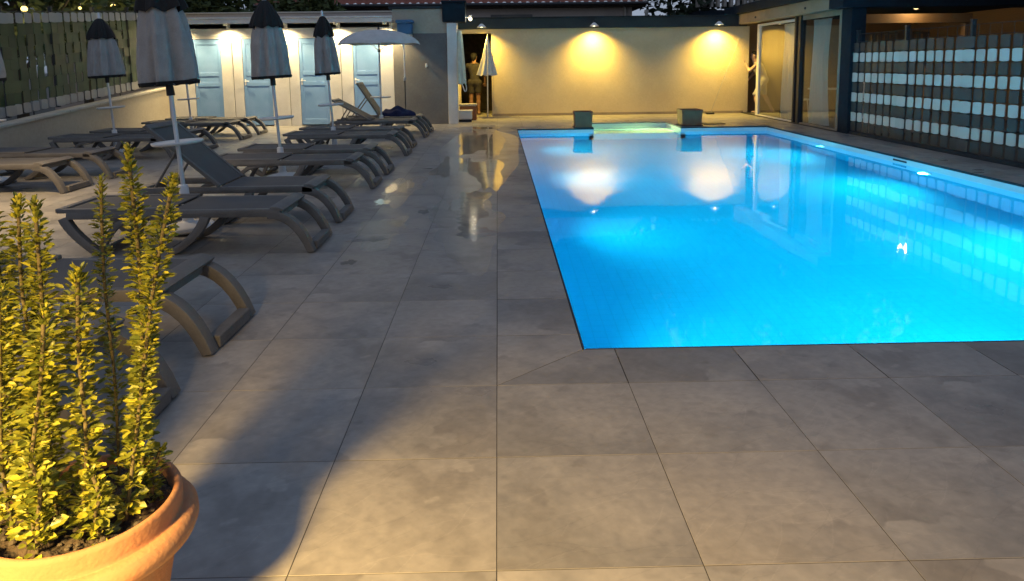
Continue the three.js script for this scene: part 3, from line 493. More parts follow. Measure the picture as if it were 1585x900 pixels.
// ---------------------------------------------------------------- planters by the alcove
for (const [x, z, w, lab] of [[1.91, -16.12, .39, 'dark brown tapered square planter on the lounger side of the alcove'], [4.38, -16.3, .46, 'dark brown tapered square planter on the pavilion side of the alcove']]) {
  const o = thing('square_planter', lab, 'planter', [x, 0, z], 0, 'planters beside the steps alcove'), a = w / 2, h = .37;
  const g = new THREE.CylinderGeometry(a * 1.4142, a * 1.32, h - .05, 4, 1).rotateY(Math.PI / 4).translate(0, (h - .05) / 2, 0); mesh('body', uvm(toCreasedNormals(g, .3)), M.planter, o);
  mesh('rim', [bx(-a - .012, a + .012, h - .05, h, a - .03, a + .012, .006), bx(-a - .012, a + .012, h - .05, h, -a - .012, -a + .03, .006), bx(-a - .0115, -a + .03, h - .0495, h - .0005, -a + .03, a - .03), bx(a - .03, a + .0115, h - .0495, h - .0005, -a + .03, a - .03)], M.planter, o);
  mesh('soil', bx(-a + .02, a - .02, h - .06, h - .02, -a + .02, a - .02), M.soil, o); mesh('foot_plate', bx(-a - .02, a + .02, .0005, .02, -a - .02, a + .02, .004), M.blackMetal, o);
}
// ---------------------------------------------------------------- glass pavilion
{
  const o = thing('glass_pavilion', 'dark roofed pavilion with glass walls and a timber interior', 'pavilion'), X = 6.88;
  mesh('roof', bx(6.55, 12.2, 2.72, 2.95, -20.9, -13.75, .02), M.navy, o);
  mesh('ceiling', bx(6.98, 12.0, 2.60, 2.66, -20.6, -14.1), M.navy, o);
  mesh('fascia', bx(6.66, 6.96, 2.45, 2.715, -20.7, -14.45, .008), M.fascia, o);
  for (const z of [-18.6, -15.6]) mesh('fascia_bolt', uvm(new THREE.SphereGeometry(.028, 12, 8).translate(6.655, 2.56, z)), M.blackMetal, o);
  mesh('corner_post', bx(6.85, 7.14, 0, 2.44, -14.32, -13.92, .012), M.navy, o); mesh('corner_head', bx(6.62, 12.1, 2.445, 2.716, -14.42, -13.82, .015), M.navy, o);
  mesh('jamb', [bx(6.74, 6.98, 0, 2.448, -20.47, -20.13, .008)], M.blackMetal, o);
  mesh('door_frame', [bx(X - .03, X + .03, .0, 2.4, -18.98, -18.80, .008), bx(X - .028, X + .028, 2.34, 2.4, -18.8, -16.62, .006), bx(X - .028, X + .028, .0, .05, -18.8, -16.62, .006)], M.whitePlain, o);
  mesh('mullion', bx(X - .06, X + .07, 0, 2.449, -16.32, -16.18, .01), M.blackMetal, o); mesh('mullion', bx(X - .03, X + .05, 0, 2.449, -16.60, -16.52, .008), M.blackMetal, o);
  mesh('door_frame', [bx(X - .028, X + .028, .0, .05, -16.17, -14.34, .006), bx(X - .028, X + .028, 2.34, 2.448, -16.17, -14.34, .006), bx(X - .03, X + .03, .05, 2.34, -14.42, -14.33, .006)], M.fascia, o);
  mesh('glass_pane', bx(X - .004, X + .004, .05, 2.34, -18.8, -16.61), M.glass, o); mesh('glass_pane', bx(X - .004, X + .004, .05, 2.34, -16.175, -14.425), M.glass, o);
  mesh('threshold', bx(6.82, 7.0, .001, .02, -20.28, -14.33, .004), M.blackMetal, o);
  mesh('inner_wall', [bx(11.9, 12.0, 0, 2.6, -20.6, -14.1), bx(6.99, 11.9, 0, 2.6, -20.7, -20.6)], M.timber, o);
  mesh('interior_floor', bx(7.01, 12, -.02, .005, -20.6, -14.1), M.greywall, o);
  mesh('cross_beam', bx(7.5, 10.3, 2.22, 2.42, -15.75, -15.55, .01), M.timber, o); mesh('beam_post', [bx(10.16, 10.3, 0, 2.215, -15.72, -15.58, .01)], M.timber, o);
  for (let k = 0; k < 16; k++) mesh('screen_slat', bx(7.6 + k * .15, 7.6 + k * .15 + .11, 1.35, 2.02, -16.62, -16.6, .004), M.timber, o);
  mesh('screen_rail', [bx(7.55, 10.0, 2.02, 2.07, -16.64, -16.58, .006), bx(7.55, 10.0, 1.3, 1.35, -16.64, -16.58, .006), bx(7.55, 7.6, 0, 1.3, -16.64, -16.58), bx(9.95, 10, 0, 1.3, -16.64, -16.58)], M.timber, o);
  for (const [x, z, lab, p] of [[8.9, -15.3, 'round ceiling lamp inside the pavilion over the timber beam', 1.5], [7.75, -17.0, 'round ceiling lamp inside the pavilion near the curtains', 2.6]]) {
    const l = thing('ceiling_lamp', lab, 'lamp', [x, 2.6, z]); mesh('housing', cyl(.1, .11, -.04, -.001, 0, 0, 20), M.whitePlain, l); mesh('globe', uvm(new THREE.SphereGeometry(.075, 16, 12).scale(1, .6, 1).translate(0, -.06, 0)), glow(4, 2.6, 1.2), l);
    const q = new THREE.PointLight(new THREE.Color().setRGB(1, .66, .3), p, 0, 2); q.position.set(0, -.06, 0); q.castShadow = true; q.shadow.radius = 4; l.add(q);
  }
  // curtains
  const curtain = (z0, z1, y0, y1, spread, lab) => { const P = [], I = [], n = 90, m = 16; for (let j = 0; j <= m; j++) for (let i = 0; i <= n; i++) { const t = j / m, u = i / n, w = (z1 - z0) * (1 + spread * t * (1 - t) * -1.2); P.push(7.07 + .045 * Math.sin(u * 46 + .6 * Math.sin(t * 3)) + .02 * Math.sin(u * 17 + t * 4), y1 + (y0 - y1) * t, z0 + w * u + .05 * spread * Math.sin(t * 4)); } for (let j = 0; j < m; j++) for (let i = 0; i < n; i++) { const s = j * (n + 1) + i; I.push(s, s + 1, s + n + 1, s + 1, s + n + 2, s + n + 1); } const g = new THREE.BufferGeometry(); g.setAttribute('position', new THREE.Float32BufferAttribute(P, 3)); g.setIndex(I); g.computeVertexNormals(); const c = thing('curtain', lab, 'curtain', [0, 0, 0], 0, 'white pavilion curtains'); mesh('cloth', uvm(g), M.curtain, c); mesh('curtain_rod', rod(V(7.07, y1 + .02, z0 - .1), V(7.07, y1 + .02, z1 + .1), .012), M.blackMetal, c); };
  curtain(-17.75, -16.62, .04, 2.33, .35, 'white sheer curtain behind the glass next to the white door frame');
  curtain(-16.1, -15.25, .04, 2.33, .6, 'white curtain bunched behind the glass next to the dark corner post');
  // table and chairs inside
  const tb = thing('cafe_table', 'small table inside the pavilion behind the sheer curtain', 'table', [8.3, 0, -18.1]); mesh('top', cyl(.4, .4, .71, .74, 0, 0, 28), M.whitePlain, tb); mesh('column', cyl(.03, .03, .03, .71), M.blackMetal, tb); mesh('foot', cyl(.25, .22, .006, .03, 0, 0, 24), M.blackMetal, tb);
  const ch = thing('cafe_chair', 'white chair on the pool side of the small pavilion table', 'chair', [7.7, 0, -18.3], .6, 'white chairs in the pavilion'); mesh('seat', new RoundedBoxGeometry(.42, .04, .42, 2, .018).translate(0, .45, 0), M.whitePlain, ch); mesh('backrest', new RoundedBoxGeometry(.04, .4, .4, 2, .018).translate(-.2, .7, 0), M.whitePlain, ch); for (const a of [-.17, .17]) for (const b of [-.17, .17]) mesh('leg', rod(V(a * 1.15, .006, b * 1.15), V(a, .435, b), .014, .018), M.whitePlain, ch);
  dup(ch, [8.75, 0, -17.6], 3.6, 'white chair on the far side of the small pavilion table');
}
// ---------------------------------------------------------------- houses behind
{
  const h = thing('red_roof_house', 'pale house with red tiled roof behind the lamp wall', 'house');
  mesh('wall', bx(-7.5, 4.55, 0, 3.28, -30, -24.4), M.pinkwall, h); mesh('eave', bx(-7.9, 4.95, 3.285, 3.40, -30.4, -24.0, .01), M.bark, h); mesh('gutter', rod(V(-7.95, 3.38, -23.93), V(5.0, 3.38, -23.93), .06, .06, 10), M.blackMetal, h);
  { const P = [], I = [], n = 13 * 14, m = 14, L = 12.9; for (let j = 0; j <= m; j++) for (let i = 0; i <= n; i++) { const x = -7.93 + i / n * L, t = j / m; P.push(x, 3.42 + 1.5 * t + .035 * Math.cos(x * 6.2832 * 3.9) + (j % 2 ? .0 : .02), -23.95 - 3.2 * t); } for (let j = 0; j < m; j++) for (let i = 0; i < n; i++) { const s = j * (n + 1) + i; I.push(s, s + 1, s + n + 1, s + 1, s + n + 2, s + n + 1); } const g = new THREE.BufferGeometry(); g.setAttribute('position', new THREE.Float32BufferAttribute(P, 3)); g.setIndex(I); g.computeVertexNormals(); M.rooftile.side = THREE.DoubleSide; const r = mesh('roof', uvm(g), M.rooftile, h); mesh('ridge', rod(V(-7.95, 4.95, -27.15), V(5, 4.95, -27.15), .1, .1, 10), M.rooftile, r); }
  mesh('window', bx(-.2, 1.2, 2.95, 3.08, -24.39, -24.36, .004), M.greywall, h); mesh('downpipe', rod(V(4.3, 0, -24.3), V(4.3, 3.3, -24.3), .05), M.crate, h);
  const p = thing('vent_pipe', 'small pale vent pipe standing behind the slate beam', 'pipe', [4.62, 0, -22.4]); mesh('pipe', cyl(.05, .05, 0, 2.95, 0, 0, 12), M.crate, p); mesh('cowl', cyl(.075, .06, 2.95, 3.05, 0, 0, 12), M.crate, p);
  const s = thing('striped_shed', 'dark shed with pale corrugated roof behind the pavilion', 'shed'); mesh('wall', bx(7, 14, 0, 3.2, -30, -25), M.navy, s); for (let k = 0; k < 30; k++) mesh('roof_strip', bx(6.9 + k * .23, 6.9 + k * .23 + .1, 3.3, 3.9, -25.2, -24.95, .02), M.crate, s);
}
// ---------------------------------------------------------------- trees
function leafCloud(n, centres, size, cols) {
  const P = [], C = [], q = new THREE.Quaternion(), e = new THREE.Euler();
  for (let k = 0; k < n; k++) { const c = centres[(rnd() * centres.length) | 0]; let x, y, z; do { x = rr(-1, 1); y = rr(-1, 1); z = rr(-1, 1); } while (x * x + y * y + z * z > 1 || rnd() > .25 + x * x + y * y + z * z);
    e.set(rr(-1.2, 1.2), rr(0, 6.28), rr(-1.2, 1.2)); q.setFromEuler(e); const s = size * rr(.6, 1.3), o = V(c[0] + x * c[3], c[1] + y * c[3] * .8, c[2] + z * c[3]); const pts = [V(0, 0, -s), V(s * .42, s * .1, 0), V(0, 0, s), V(-s * .42, s * .1, 0)].map(p => p.applyQuaternion(q).add(o)); for (const i of [0, 1, 2, 0, 2, 3]) P.push(...pts[i].toArray()); const a = cols[0], b = cols[1], t = rnd(); for (let i = 0; i < 6; i++) C.push(a[0] + (b[0] - a[0]) * t, a[1] + (b[1] - a[1]) * t, a[2] + (b[2] - a[2]) * t); }
  const g = new THREE.BufferGeometry(); g.setAttribute('position', new THREE.Float32BufferAttribute(P, 3)); g.setAttribute('color', new THREE.Float32BufferAttribute(C, 3)); g.computeVertexNormals(); return g;
}
function tree(x, z, h, r, label, cols, group, leaves = 3600) {
  const o = thing('garden_tree', label, 'tree', [x, -.05, z], 0, group), cs = [];
  const limbs = []; for (let k = 0; k < 7; k++) { const a = k * 2.4 + rnd(), y = h * rr(.22, .5), ex = Math.cos(a) * r * rr(.4, .75), ez = Math.sin(a) * r * rr(.4, .75), ey = y + h * rr(.15, .35); limbs.push(rod(V(0, y, 0), V(ex, ey, ez), .05, .02, 6)); cs.push([ex, ey, ez, r * rr(.38, .58)]); }
  for (let k = 0; k < 9; k++) { const a = rnd() * 6.28, d = Math.sqrt(rnd()) * r * .8; cs.push([Math.cos(a) * d, h * rr(.35, .9), Math.sin(a) * d, r * rr(.3, .5)]); }
  mesh('trunk', [rod(V(0, 0, 0), V(.05, h * .45, .03), .13, .09, 10), rod(V(.05, h * .45, .03), V(0, h * .85, 0), .09, .03, 8)], M.bark, o); mesh('limbs', limbs, M.bark, o);
  mesh('crown', leafCloud(leaves, cs, h > 10.5 ? .3 : h > 7.5 ? .17 : .13, cols), M.treeLeaf, o); return o;
}
{
  const gA = [[.035, .055, .015], [.09, .11, .03]], gB = [[.012, .022, .012], [.03, .05, .02]];
  const LA = 'leafy garden tree behind the green fence', LB = 'dark tree standing behind the houses and lamp wall', LC = 'dense dark tree behind the plate fence and pavilion';
  for (const [x, z, h, r] of [[-10.6, -12.6, 5, 1.9], [-10.2, -15.6, 5.2, 2], [-10.8, -19.2, 5.4, 2.1], [-9.3, -22.4, 5.2, 2], [-6.6, -23.2, 5, 1.8], [-12.5, -24.5, 6, 2.4]]) tree(x, z, h, r, LA, gA, 'trees behind the green fence');
  for (const [x, z, h, r] of [[-13, -34, 15, 5], [-5, -37, 17, 5.6], [3, -36, 16.5, 5.4], [7.5, -27.8, 8, 2.8], [15, -36, 16, 5.4], [9, -38, 17, 5.6]]) tree(x, z, h, r, LB, gB, 'trees behind the houses', 7000);
  for (const [x, z, h, r] of [[11, -11, 8, 2.7], [12.6, -7.8, 9, 3], [14.6, -12.8, 9.5, 3.2], [16.5, -17, 10, 3.6], [17.5, -22, 11, 3.8], [11, -4.6, 8, 2.7], [20, -28, 13, 4.4]]) tree(x, z, h, r, LC, gB, 'trees behind the plate fence', 9000);
  // garden bulbs among the leaves
  for (const [x, y, z, p, lab] of [[-8.75, 2.56, -13.7, 1.2, 'yellow garden bulb above the pale top row of the green fence'], [-8.8, 2.86, -16.95, 2.0, 'bright yellow garden bulb above the green fence over a closed parasol'], [-8.8, 2.72, -15.6, .25, 'tiny garden bulb between the two yellow bulbs over the green fence']]) {
    const b = thing('garden_bulb', lab, 'lamp', [x, y, z], 0, 'bulbs over the green fence'); const r = p > 1 ? .055 : .03; mesh('globe', uvm(new THREE.SphereGeometry(r, 16, 12)), glow(3.2, 2.3, .6), b); mesh('socket', cyl(.025, .02, r * .9, r + .07, 0, 0, 10), M.blackMetal, b); mesh('pole', cyl(.012, .012, -y, -r * .9, 0, 0, 8), M.blackMetal, b);
    const l = new THREE.PointLight(new THREE.Color().setRGB(1, .78, .35), p, 0, 2); l.castShadow = true; l.shadow.radius = 3; b.add(l);
  }
}
// ---------------------------------------------------------------- people
function surfaceNet(f, lo, hi, cell) {
  const n = [0, 1, 2].map(k => Math.ceil((hi[k] - lo[k]) / cell) + 1), [nx, ny, nz] = n, F = new Float32Array(nx * ny * nz), id = (i, j, k) => (k * ny + j) * nx + i;
  for (let k = 0; k < nz; k++) for (let j = 0; j < ny; j++) for (let i = 0; i < nx; i++) F[id(i, j, k)] = f(lo[0] + i * cell, lo[1] + j * cell, lo[2] + k * cell);
  const vid = new Int32Array(nx * ny * nz).fill(-1), P = [], I = [], E = [[0, 1], [2, 3], [4, 5], [6, 7], [0, 2], [1, 3], [4, 6], [5, 7], [0, 4], [1, 5], [2, 6], [3, 7]];
  for (let k = 0; k < nz - 1; k++) for (let j = 0; j < ny - 1; j++) for (let i = 0; i < nx - 1; i++) {
    const v = []; let neg = 0; for (let c = 0; c < 8; c++) { v[c] = F[id(i + (c & 1), j + (c >> 1 & 1), k + (c >> 2))]; if (v[c] < 0) neg++; } if (!neg || neg === 8) continue;
    let x = 0, y = 0, z = 0, m = 0; for (const [a, b] of E) if ((v[a] < 0) !== (v[b] < 0)) { const t = v[a] / (v[a] - v[b]); x += (a & 1) + t * ((b & 1) - (a & 1)); y += (a >> 1 & 1) + t * ((b >> 1 & 1) - (a >> 1 & 1)); z += (a >> 2) + t * ((b >> 2) - (a >> 2)); m++; }
    vid[id(i, j, k)] = P.length / 3; P.push(lo[0] + (i + x / m) * cell, lo[1] + (j + y / m) * cell, lo[2] + (k + z / m) * cell);
  }
  const q = (a, b, c, d, fl) => { if (a < 0 || b < 0 || c < 0 || d < 0) return; fl ? I.push(a, b, c, a, c, d) : I.push(a, c, b, a, d, c); };
  for (let k = 1; k < nz - 1; k++) for (let j = 1; j < ny - 1; j++) for (let i = 1; i < nx - 1; i++) { const s = F[id(i, j, k)] < 0;
    if (s !== F[id(i + 1, j, k)] < 0) q(vid[id(i, j - 1, k - 1)], vid[id(i, j, k - 1)], vid[id(i, j, k)], vid[id(i, j - 1, k)], s);
    if (s !== F[id(i, j + 1, k)] < 0) q(vid[id(i - 1, j, k - 1)], vid[id(i - 1, j, k)], vid[id(i, j, k)], vid[id(i, j, k - 1)], s);
    if (s !== F[id(i, j, k + 1)] < 0) q(vid[id(i - 1, j - 1, k)], vid[id(i, j - 1, k)], vid[id(i, j, k)], vid[id(i - 1, j, k)], s); }
  const g = new THREE.BufferGeometry(); g.setAttribute('position', new THREE.Float32BufferAttribute(P, 3)); g.setIndex(I); g.computeVertexNormals(); return uvm(g);
}
function field(bones, k = .03, grow = 0) {
  return (x, y, z) => { let d = 1e3; for (const [a, b, ra, rb] of bones) { const bxx = b[0] - a[0], by = b[1] - a[1], bz = b[2] - a[2], l = bxx * bxx + by * by + bz * bz || 1e-9; const t = cl(((x - a[0]) * bxx + (y - a[1]) * by + (z - a[2]) * bz) / l), e = Math.hypot(x - a[0] - t * bxx, y - a[1] - t * by, z - a[2] - t * bz) - (ra + (rb - ra) * t) - grow; if (e > d + .25) continue; const h = cl(.5 + .5 * (d - e) / k); d = d + (e - d) * h - k * h * (1 - h); } return d; };
}
function boundsOf(bones, pad) { const lo = [9, 9, 9], hi = [-9, -9, -9]; for (const [a, b, ra, rb] of bones) for (const [p, r] of [[a, ra], [b, rb]]) for (let k = 0; k < 3; k++) { lo[k] = Math.min(lo[k], p[k] - r - pad); hi[k] = Math.max(hi[k], p[k] + r + pad); } return [lo, hi]; }
function person(label, pos, turn, J, skin, garments) {   // J: joints; figure faces +z
  const o = thing('person', label, 'person', pos, turn), L = J;
  const lerp = (a, b, t) => a.map((v, i) => v + (b[i] - v) * t);
  const torso = [[L.hipC, L.waist, .125, .115], [L.waist, L.chest, .115, .135], [L.chest, L.neck, .125, .06], [L.shL, L.shR, .062, .062], [L.hipL, L.hipR, .095, .095], [lerp(L.chest, L.shL, .55), lerp(L.waist, L.shL, .3), .09, .08], [lerp(L.chest, L.shR, .55), lerp(L.waist, L.shR, .3), .09, .08]];
  const arm = s => [[L['sh' + s], L['el' + s], .054, .043], [L['el' + s], L['wr' + s], .042, .029]], leg = s => [[L['hip' + s], L['kn' + s], .087, .056], [L['kn' + s], lerp(L['kn' + s], L['an' + s], .35), .056, .056], [lerp(L['kn' + s], L['an' + s], .35), L['an' + s], .056, .035]];
  const foot = s => [[L['an' + s], [L['an' + s][0], .04, L['an' + s][2] - .03], .037, .034], [[L['an' + s][0], .036, L['an' + s][2] - .03], [L['an' + s][0] + (s === 'L' ? -.02 : .02), .026, L['an' + s][2] + .16], .034, .022]];
  const neck = [[L.neck, L.head, .058, .055]], all = [...torso, ...arm('L'), ...arm('R'), ...leg('L'), ...leg('R'), ...foot('L'), ...foot('R'), ...neck];
  const [lo, hi] = boundsOf(all, .03); const f = field(all, .035); const parts = [surfaceNet((x, y, z) => Math.max(f(x, y, z), .004 - y), lo, hi, .014)];
  // head
  const h = L.head, dir = L.look || [0, 0, 1], sx = [dir[2], 0, -dir[0]], at = (f1, u, s) => [h[0] + dir[0] * f1 + sx[0] * s, h[1] + u, h[2] + dir[2] * f1 + sx[2] * s];
  const hb = [[at(-.03, .105, 0), at(.012, .10, 0), .088, .084], [at(.03, .02, 0), at(.035, .0, 0), .062, .045], [at(.085, .06, 0), at(.105, .045, 0), .012, .016], [at(0, -.08, 0), at(0, .03, 0), .055, .055], [at(-.005, .06, .078), at(-.015, .085, .085), .014, .017], [at(-.005, .06, -.078), at(-.015, .085, -.085), .014, .017], [at(.078, .012, -.018), at(.078, .012, .018), .012, .012]];
  { const [a, b] = boundsOf(hb, .02); parts.push(surfaceNet(field(hb, .02), a, b, .007)); }
  // hands
  for (const s of ['L', 'R']) { const w = L['wr' + s], e = L['el' + s]; let d = V(...w).sub(V(...e)).normalize(); const side = V(...(L['palm' + s] || [0, 0, 1])); side.addScaledVector(d, -side.dot(d)).normalize(); const nrm = d.clone().cross(side); const p = (a, b, c) => { const q = V(...w).addScaledVector(d, a).addScaledVector(side, b).addScaledVector(nrm, c); return [q.x, q.y, q.z]; };
    const hbones = [[p(-.03, 0, 0), p(.03, 0, 0), .027, .028], [p(.03, -.02, 0), p(.08, -.026, 0), .018, .014], [p(.03, .02, 0), p(.08, .028, 0), .018, .014], [p(.04, 0, 0), p(.08, 0, 0), .018, .014]]; [[-.03, .055], [-.01, .068], [.011, .073], [.031, .066]].forEach(([b, l]) => { hbones.push([p(.08, b, 0), p(.08 + l * .55, b * 1.15, .012), .0095, .009], [p(.08 + l * .55, b * 1.15, .012), p(.08 + l * .9, b * 1.2, .038), .009, .0075]); }); hbones.push([p(.02, .03, .005), p(.055, .06, .018), .013, .011], [p(.055, .06, .018), p(.085, .068, .03), .011, .009]);
    const [a, b] = boundsOf(hbones, .012); parts.push(surfaceNet(field(hbones, .008), a, b, .006)); }
  mesh('body', parts, skin, o);
  { const cap = [[at(-.035, .115, 0), at(.0, .13, 0), .094, .086], [at(-.06, .07, 0), at(-.05, .02, 0), .06, .045]], [a, b] = boundsOf(cap, .02), ff = field(cap, .03); mesh('hair', surfaceNet((x, y, z) => Math.max(ff(x, y, z), ((x - h[0]) * dir[0] + (z - h[2]) * dir[2]) - .055 - .3 * (y - h[1] - .12)), a, b, .008), M.hair, o); }
  for (const s of [-1, 1]) mesh('eye', uvm(new THREE.SphereGeometry(.011, 10, 8).translate(...at(.075, .075, s * .032))), M.hair, o);
  for (const gm of garments) { const bones = gm.sel.flatMap(k => ({ torso, armL: arm('L').slice(0, 1), armR: arm('R').slice(0, 1), legL: leg('L').slice(0, 1), legR: leg('R').slice(0, 1), shinL: leg('L').slice(1), shinR: leg('R').slice(1) })[k]); const [a, b] = boundsOf(bones, .05), ff = field(bones, .04, gm.grow || .014); mesh(gm.name, surfaceNet((x, y, z) => Math.max(ff(x, y, z), gm.y0 - y, y - gm.y1), a, b, .014), gm.mat, o); }
  return o;
}
person('person in dark shirt and shorts standing in the dark doorway', [-.66, 0, -20.72], Math.PI, {
  hipC: [0, .95, 0], waist: [0, 1.1, .01], chest: [0, 1.30, .02], neck: [0, 1.47, .0], head: [0, 1.56, .03], shL: [.18, 1.41, 0], shR: [-.18, 1.41, 0], hipL: [.09, .92, 0], hipR: [-.09, .92, 0],
  elL: [.36, 1.26, .10], wrL: [.20, 1.36, .26], elR: [-.30, 1.15, -.05], wrR: [-.30, .91, .06], knL: [.11, .5, .02], anL: [.11, .08, -.02], knR: [-.10, .5, .05], anR: [-.11, .08, .02], palmL: [0, 1, 0], palmR: [1, 0, 0], look: [-.4, 0, .9165] },
  M.skinDark, [{ name: 'shirt', sel: ['torso', 'armL', 'armR'], y0: .93, y1: 1.47, mat: M.darkCloth }, { name: 'shorts', sel: ['torso', 'legL', 'legR'], y0: .62, y1: 1.0, grow: .022, mat: M.darkCloth }]);
person('person in pale clothing leaning through the pavilion doorway with one arm raised', [7.36, 0, -20.05], -Math.PI / 2 - .3, {
  hipC: [0, .93, -.08], waist: [0, 1.08, -.02], chest: [0, 1.26, .06], neck: [0, 1.42, .12], head: [0, 1.51, .17], shL: [.17, 1.36, .09], shR: [-.17, 1.36, .09], hipL: [.09, .90, -.08], hipR: [-.09, .90, -.08],
  elL: [.27, 1.18, .30], wrL: [.16, 1.38, .42], elR: [-.26, 1.12, .14], wrR: [-.24, .93, .30], knL: [.1, .52, .12], anL: [.1, .08, .05], knR: [-.10, .5, -.12], anR: [-.1, .09, -.34], palmL: [1, 0, 0], palmR: [1, 0, 0] },
  M.skinPale, [{ name: 'top', sel: ['torso'], y0: .9, y1: 1.41, mat: M.lightCloth }, { name: 'trousers', sel: ['torso', 'legL', 'legR'], y0: .5, y1: .98, grow: .018, mat: M.lightCloth }]);

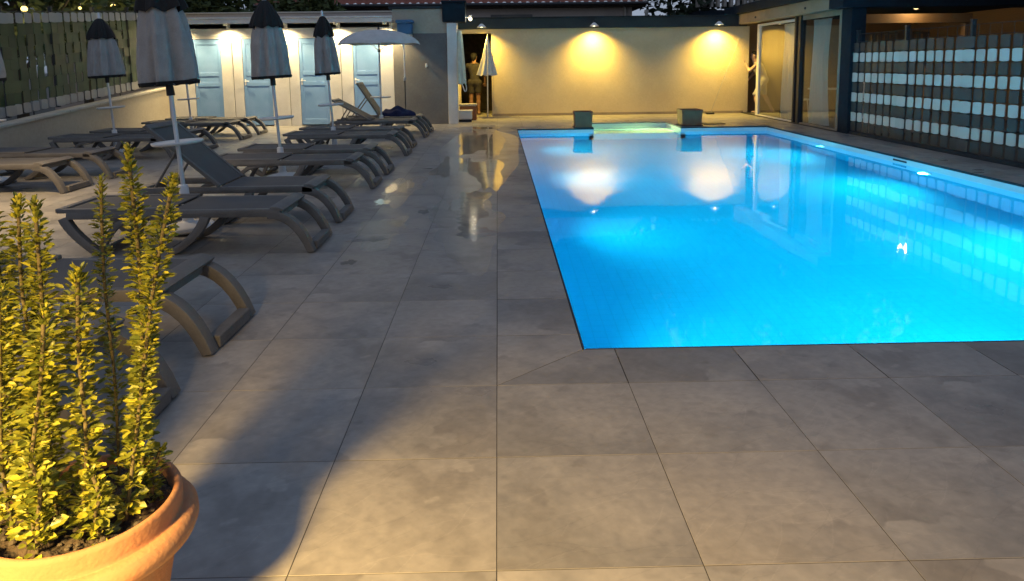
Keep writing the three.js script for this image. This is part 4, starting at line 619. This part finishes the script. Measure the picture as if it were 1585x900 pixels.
// ---------------------------------------------------------------- the potted shrub in front
{
  const o = thing('potted_shrub', 'large terracotta pot with upright yellow green leafy stems', 'potted plant', [-1.03, 0, -1.655]);
  const pot = mesh('pot', lathe([[0, .002], [.15, .002], [.158, .01], [.172, .1], [.196, .22], [.214, .30], [.22, .304]], 80), M.terracotta, o);
  mesh('rim', lathe([[.208, .29], [.238, .291], [.252, .298], [.2585, .314], [.2575, .332], [.248, .346], [.236, .351], [.228, .349], [.2245, .352], [.2235, .36], [.2235, .392], [.219, .401], [.212, .404], [.206, .4], [.202, .39], [.198, .34]], 80), M.terracotta, pot);
  { const P = [], I = [], n = 60, m = 16; for (let j = 0; j <= m; j++) for (let i = 0; i <= n; i++) { const r = .2 * j / m, a = i / n * 6.28319; const x = r * Math.cos(a), z = r * Math.sin(a); P.push(x, .368 + .007 * Math.sin(x * 67 + z * 41) + .006 * Math.sin(z * 93 - x * 59) + .01 * (1 - j / m), z); } for (let j = 0; j < m; j++) for (let i = 0; i < n; i++) { const s = j * (n + 1) + i; I.push(s, s + 1, s + n + 1, s + 1, s + n + 2, s + n + 1); } const gg = new THREE.BufferGeometry(); gg.setAttribute('position', new THREE.Float32BufferAttribute(P, 3)); gg.setIndex(I); gg.computeVertexNormals(); mesh('soil', uvm(gg), M.soil, o); }
  { const crumbs = []; for (let k = 0; k < 110; k++) { const r = .19 * Math.sqrt(rnd()), a = rr(0, 6.28), s = rr(.003, .009); crumbs.push(uvm(new THREE.IcosahedronGeometry(s, 0).scale(1, .7, 1.2).rotateY(rnd() * 6)).translate(r * Math.cos(a), .378, r * Math.sin(a))); } struct(mesh('soil_crumbs', crumbs, M.bark, o), 'stuff'); }
  // stems: world foot, world top, optional bend, leaf size, density
  const S = [
    [[-1.12, -1.66], [-1.13, 1.135, -1.68], 1.15, 1], [[-1.07, -1.62], [-1.065, 1.14, -1.64], 1.05, 1], [[-.99, -1.57], [-.958, .985, -1.60], 1.35, 1.1], [[-1.0, -1.77], [-1.0, 1.165, -1.80], .8, .7],
    [[-.91, -1.70], [-.865, 1.255, -1.68], 1, 1.1], [[-.91, -1.62], [-.748, 1.19, -1.64], 1, 1.1], [[-1.08, -1.55], [-1.01, .91, -1.55], 1.2, 1], [[-1.14, -1.57], [-1.11, .96, -1.56], 1.2, 1],
    [[-1.17, -1.64], [-1.215, 1.1, -1.65], 1.2, 1], [[-1.17, -1.71], [-1.25, 1.15, -1.75], 1.1, 1], [[-.93, -1.56], [-.935, .53, -1.55], 1.1, .9], [[-1.05, -1.51], [-1.03, .60, -1.49], 1.2, .9], [[-.89, -1.71], [-.865, .49, -1.72], 1, .8],
  ];
  S.forEach(([ft, tp, ls, dn], si) => {
    const a = V(ft[0] + 1.03, .36, ft[1] + 1.655), b = V(tp[0] + 1.03, tp[1], tp[2] + 1.655), H = b.y - a.y, c1 = a.clone().lerp(b, .35).add(V(rr(-.014, .014), 0, rr(-.014, .014))), c2 = a.clone().lerp(b, .7).add(V(rr(-.012, .012), 0, rr(-.012, .012))), cv = new THREE.CatmullRomCurve3([a, c1, c2, b]);
    const st = mesh('stem', uvm(new THREE.TubeGeometry(cv, 18, .0045, 6)), M.stem, o);
    const P = [], C = [], n = Math.round(H / .0064 * dn), L = .0098 * (.6 + .4 * ls); let ang = rnd() * 6;
    for (let k = 0; k <= n; k++) {
      const t = .03 + .97 * k / n, p = cv.getPoint(t), up = cv.getTangent(t); ang += 1.5708 + rr(-.35, .35); if (t < .18 && rnd() < .35) continue;
      for (let w = 0; w < 6; w++) {
        const A = ang + w * 1.0472 + rr(-.5, .5), out = V(Math.cos(A), 0, Math.sin(A)), lift = rr(-.15, .75) + (t > .93 ? .7 : 0), d = out.clone().multiplyScalar(Math.cos(lift)).addScaledVector(up, Math.sin(lift)).normalize(), sd = d.clone().cross(up).normalize().applyAxisAngle(d, rr(-.5, .5)), nr = sd.clone().cross(d).normalize();
        const taper = t > .86 ? 1 - (t - .86) * 2.6 : 1, s = L * rr(.75, 1.3) * taper * (t < .4 && rnd() < .08 ? 1.7 : 1), q = p.clone().addScaledVector(d, .004 + rnd() * .017 * ls * ls * taper).addScaledVector(up, rr(-.006, .006)), Pt = (u, v, h) => q.clone().addScaledVector(d, u * s * 2).addScaledVector(sd, v * s).addScaledVector(nr, h * s);
        const r0 = Pt(0, 0, 0), m1 = Pt(.5, 0, -.10), tip = Pt(1, 0, .08 - .3 * rnd()), l1 = Pt(.28, .6, .2), l2 = Pt(.74, .56, .16), k1 = Pt(.28, -.6, .2), k2 = Pt(.74, -.56, .16);
        for (const [x, y, z] of [[r0, l1, m1], [l1, l2, m1], [l2, tip, m1], [r0, m1, k1], [k1, m1, k2], [k2, m1, tip]]) P.push(...x.toArray(), ...y.toArray(), ...z.toArray());
        const e = rnd(), yel = rnd() < .5 ? e : e * .4, col = [.11 + .33 * yel, .14 + .265 * yel, .016 + .018 * yel]; for (let i = 0; i < 18; i++) C.push(...col);
      }
    }
    const g = new THREE.BufferGeometry(); g.setAttribute('position', new THREE.Float32BufferAttribute(P, 3)); g.setAttribute('color', new THREE.Float32BufferAttribute(C, 3)); g.computeVertexNormals(); struct(mesh('leaves', g, M.leaf, st), 'stuff');
  });
}
{
  const o = scene.getObjectByName('potted_shrub');
  dup(o, [-1.53, 0, -1.42], 1.9, 'second terracotta pot of leafy stems standing beside the first', 'terracotta pots in a row'); dup(o, [-2.08, 0, -1.3], 3.7, 'third terracotta pot of leafy stems at the end of the pot row', 'terracotta pots in a row'); o.userData.group = 'terracotta pots in a row';
}
// ---------------------------------------------------------------- lamps outside the frame whose light the paving shows
{
  const lampPost = (x, z, h, p, label, col, cone, pen = 1) => {
    const o = thing('lamp_post', label, 'lamp', [x, 0, z]); mesh('base', lathe([[0, 0], [.11, 0], [.11, .02], [.05, .05], [.035, .12]], 24), M.blackMetal, o); mesh('post', cyl(.03, .026, .1, h + .14, -.02, -.0, 14).translate(-.14, 0, .1), M.blackMetal, o);
    mesh('arm', rod(V(-.16, h + .13, .1), V(0, h + .12, 0), .014), M.blackMetal, o);
    mesh('shade', lathe([[.02, h + .13], [.05, h + .12], [.17, h + .03], [.175, h + .02], [.165, h + .024], [.045, h + .105], [.02, h + .115]], 28), M.blackMetal, o);
    mesh('bulb', uvm(new THREE.SphereGeometry(.06, 20, 14).translate(0, h + .05, 0)), glow(6, 4.2, 1.7), o);
    const l = new THREE.SpotLight(new THREE.Color().setRGB(...col), p, 0, cone, pen, 2); l.position.set(0, h + .0, 0); l.target.position.set(0, h - 1, 0); l.castShadow = true; l.shadow.radius = 11; o.add(l, l.target); o.children[0].position.set(-.16, 0, .1); return o;
  };
  lampPost(-1.60, .7, 2.1, 340, 'shaded lamp post beside the large terracotta pot', [1, .64, .20], 1.33, .8);
  lampPost(-5.3, -7.2, 2.3, 32, 'shaded lamp post at the end of the lounger row along the wall', [1, .70, .34], 1.2);
}
renderer.render(scene, camera);
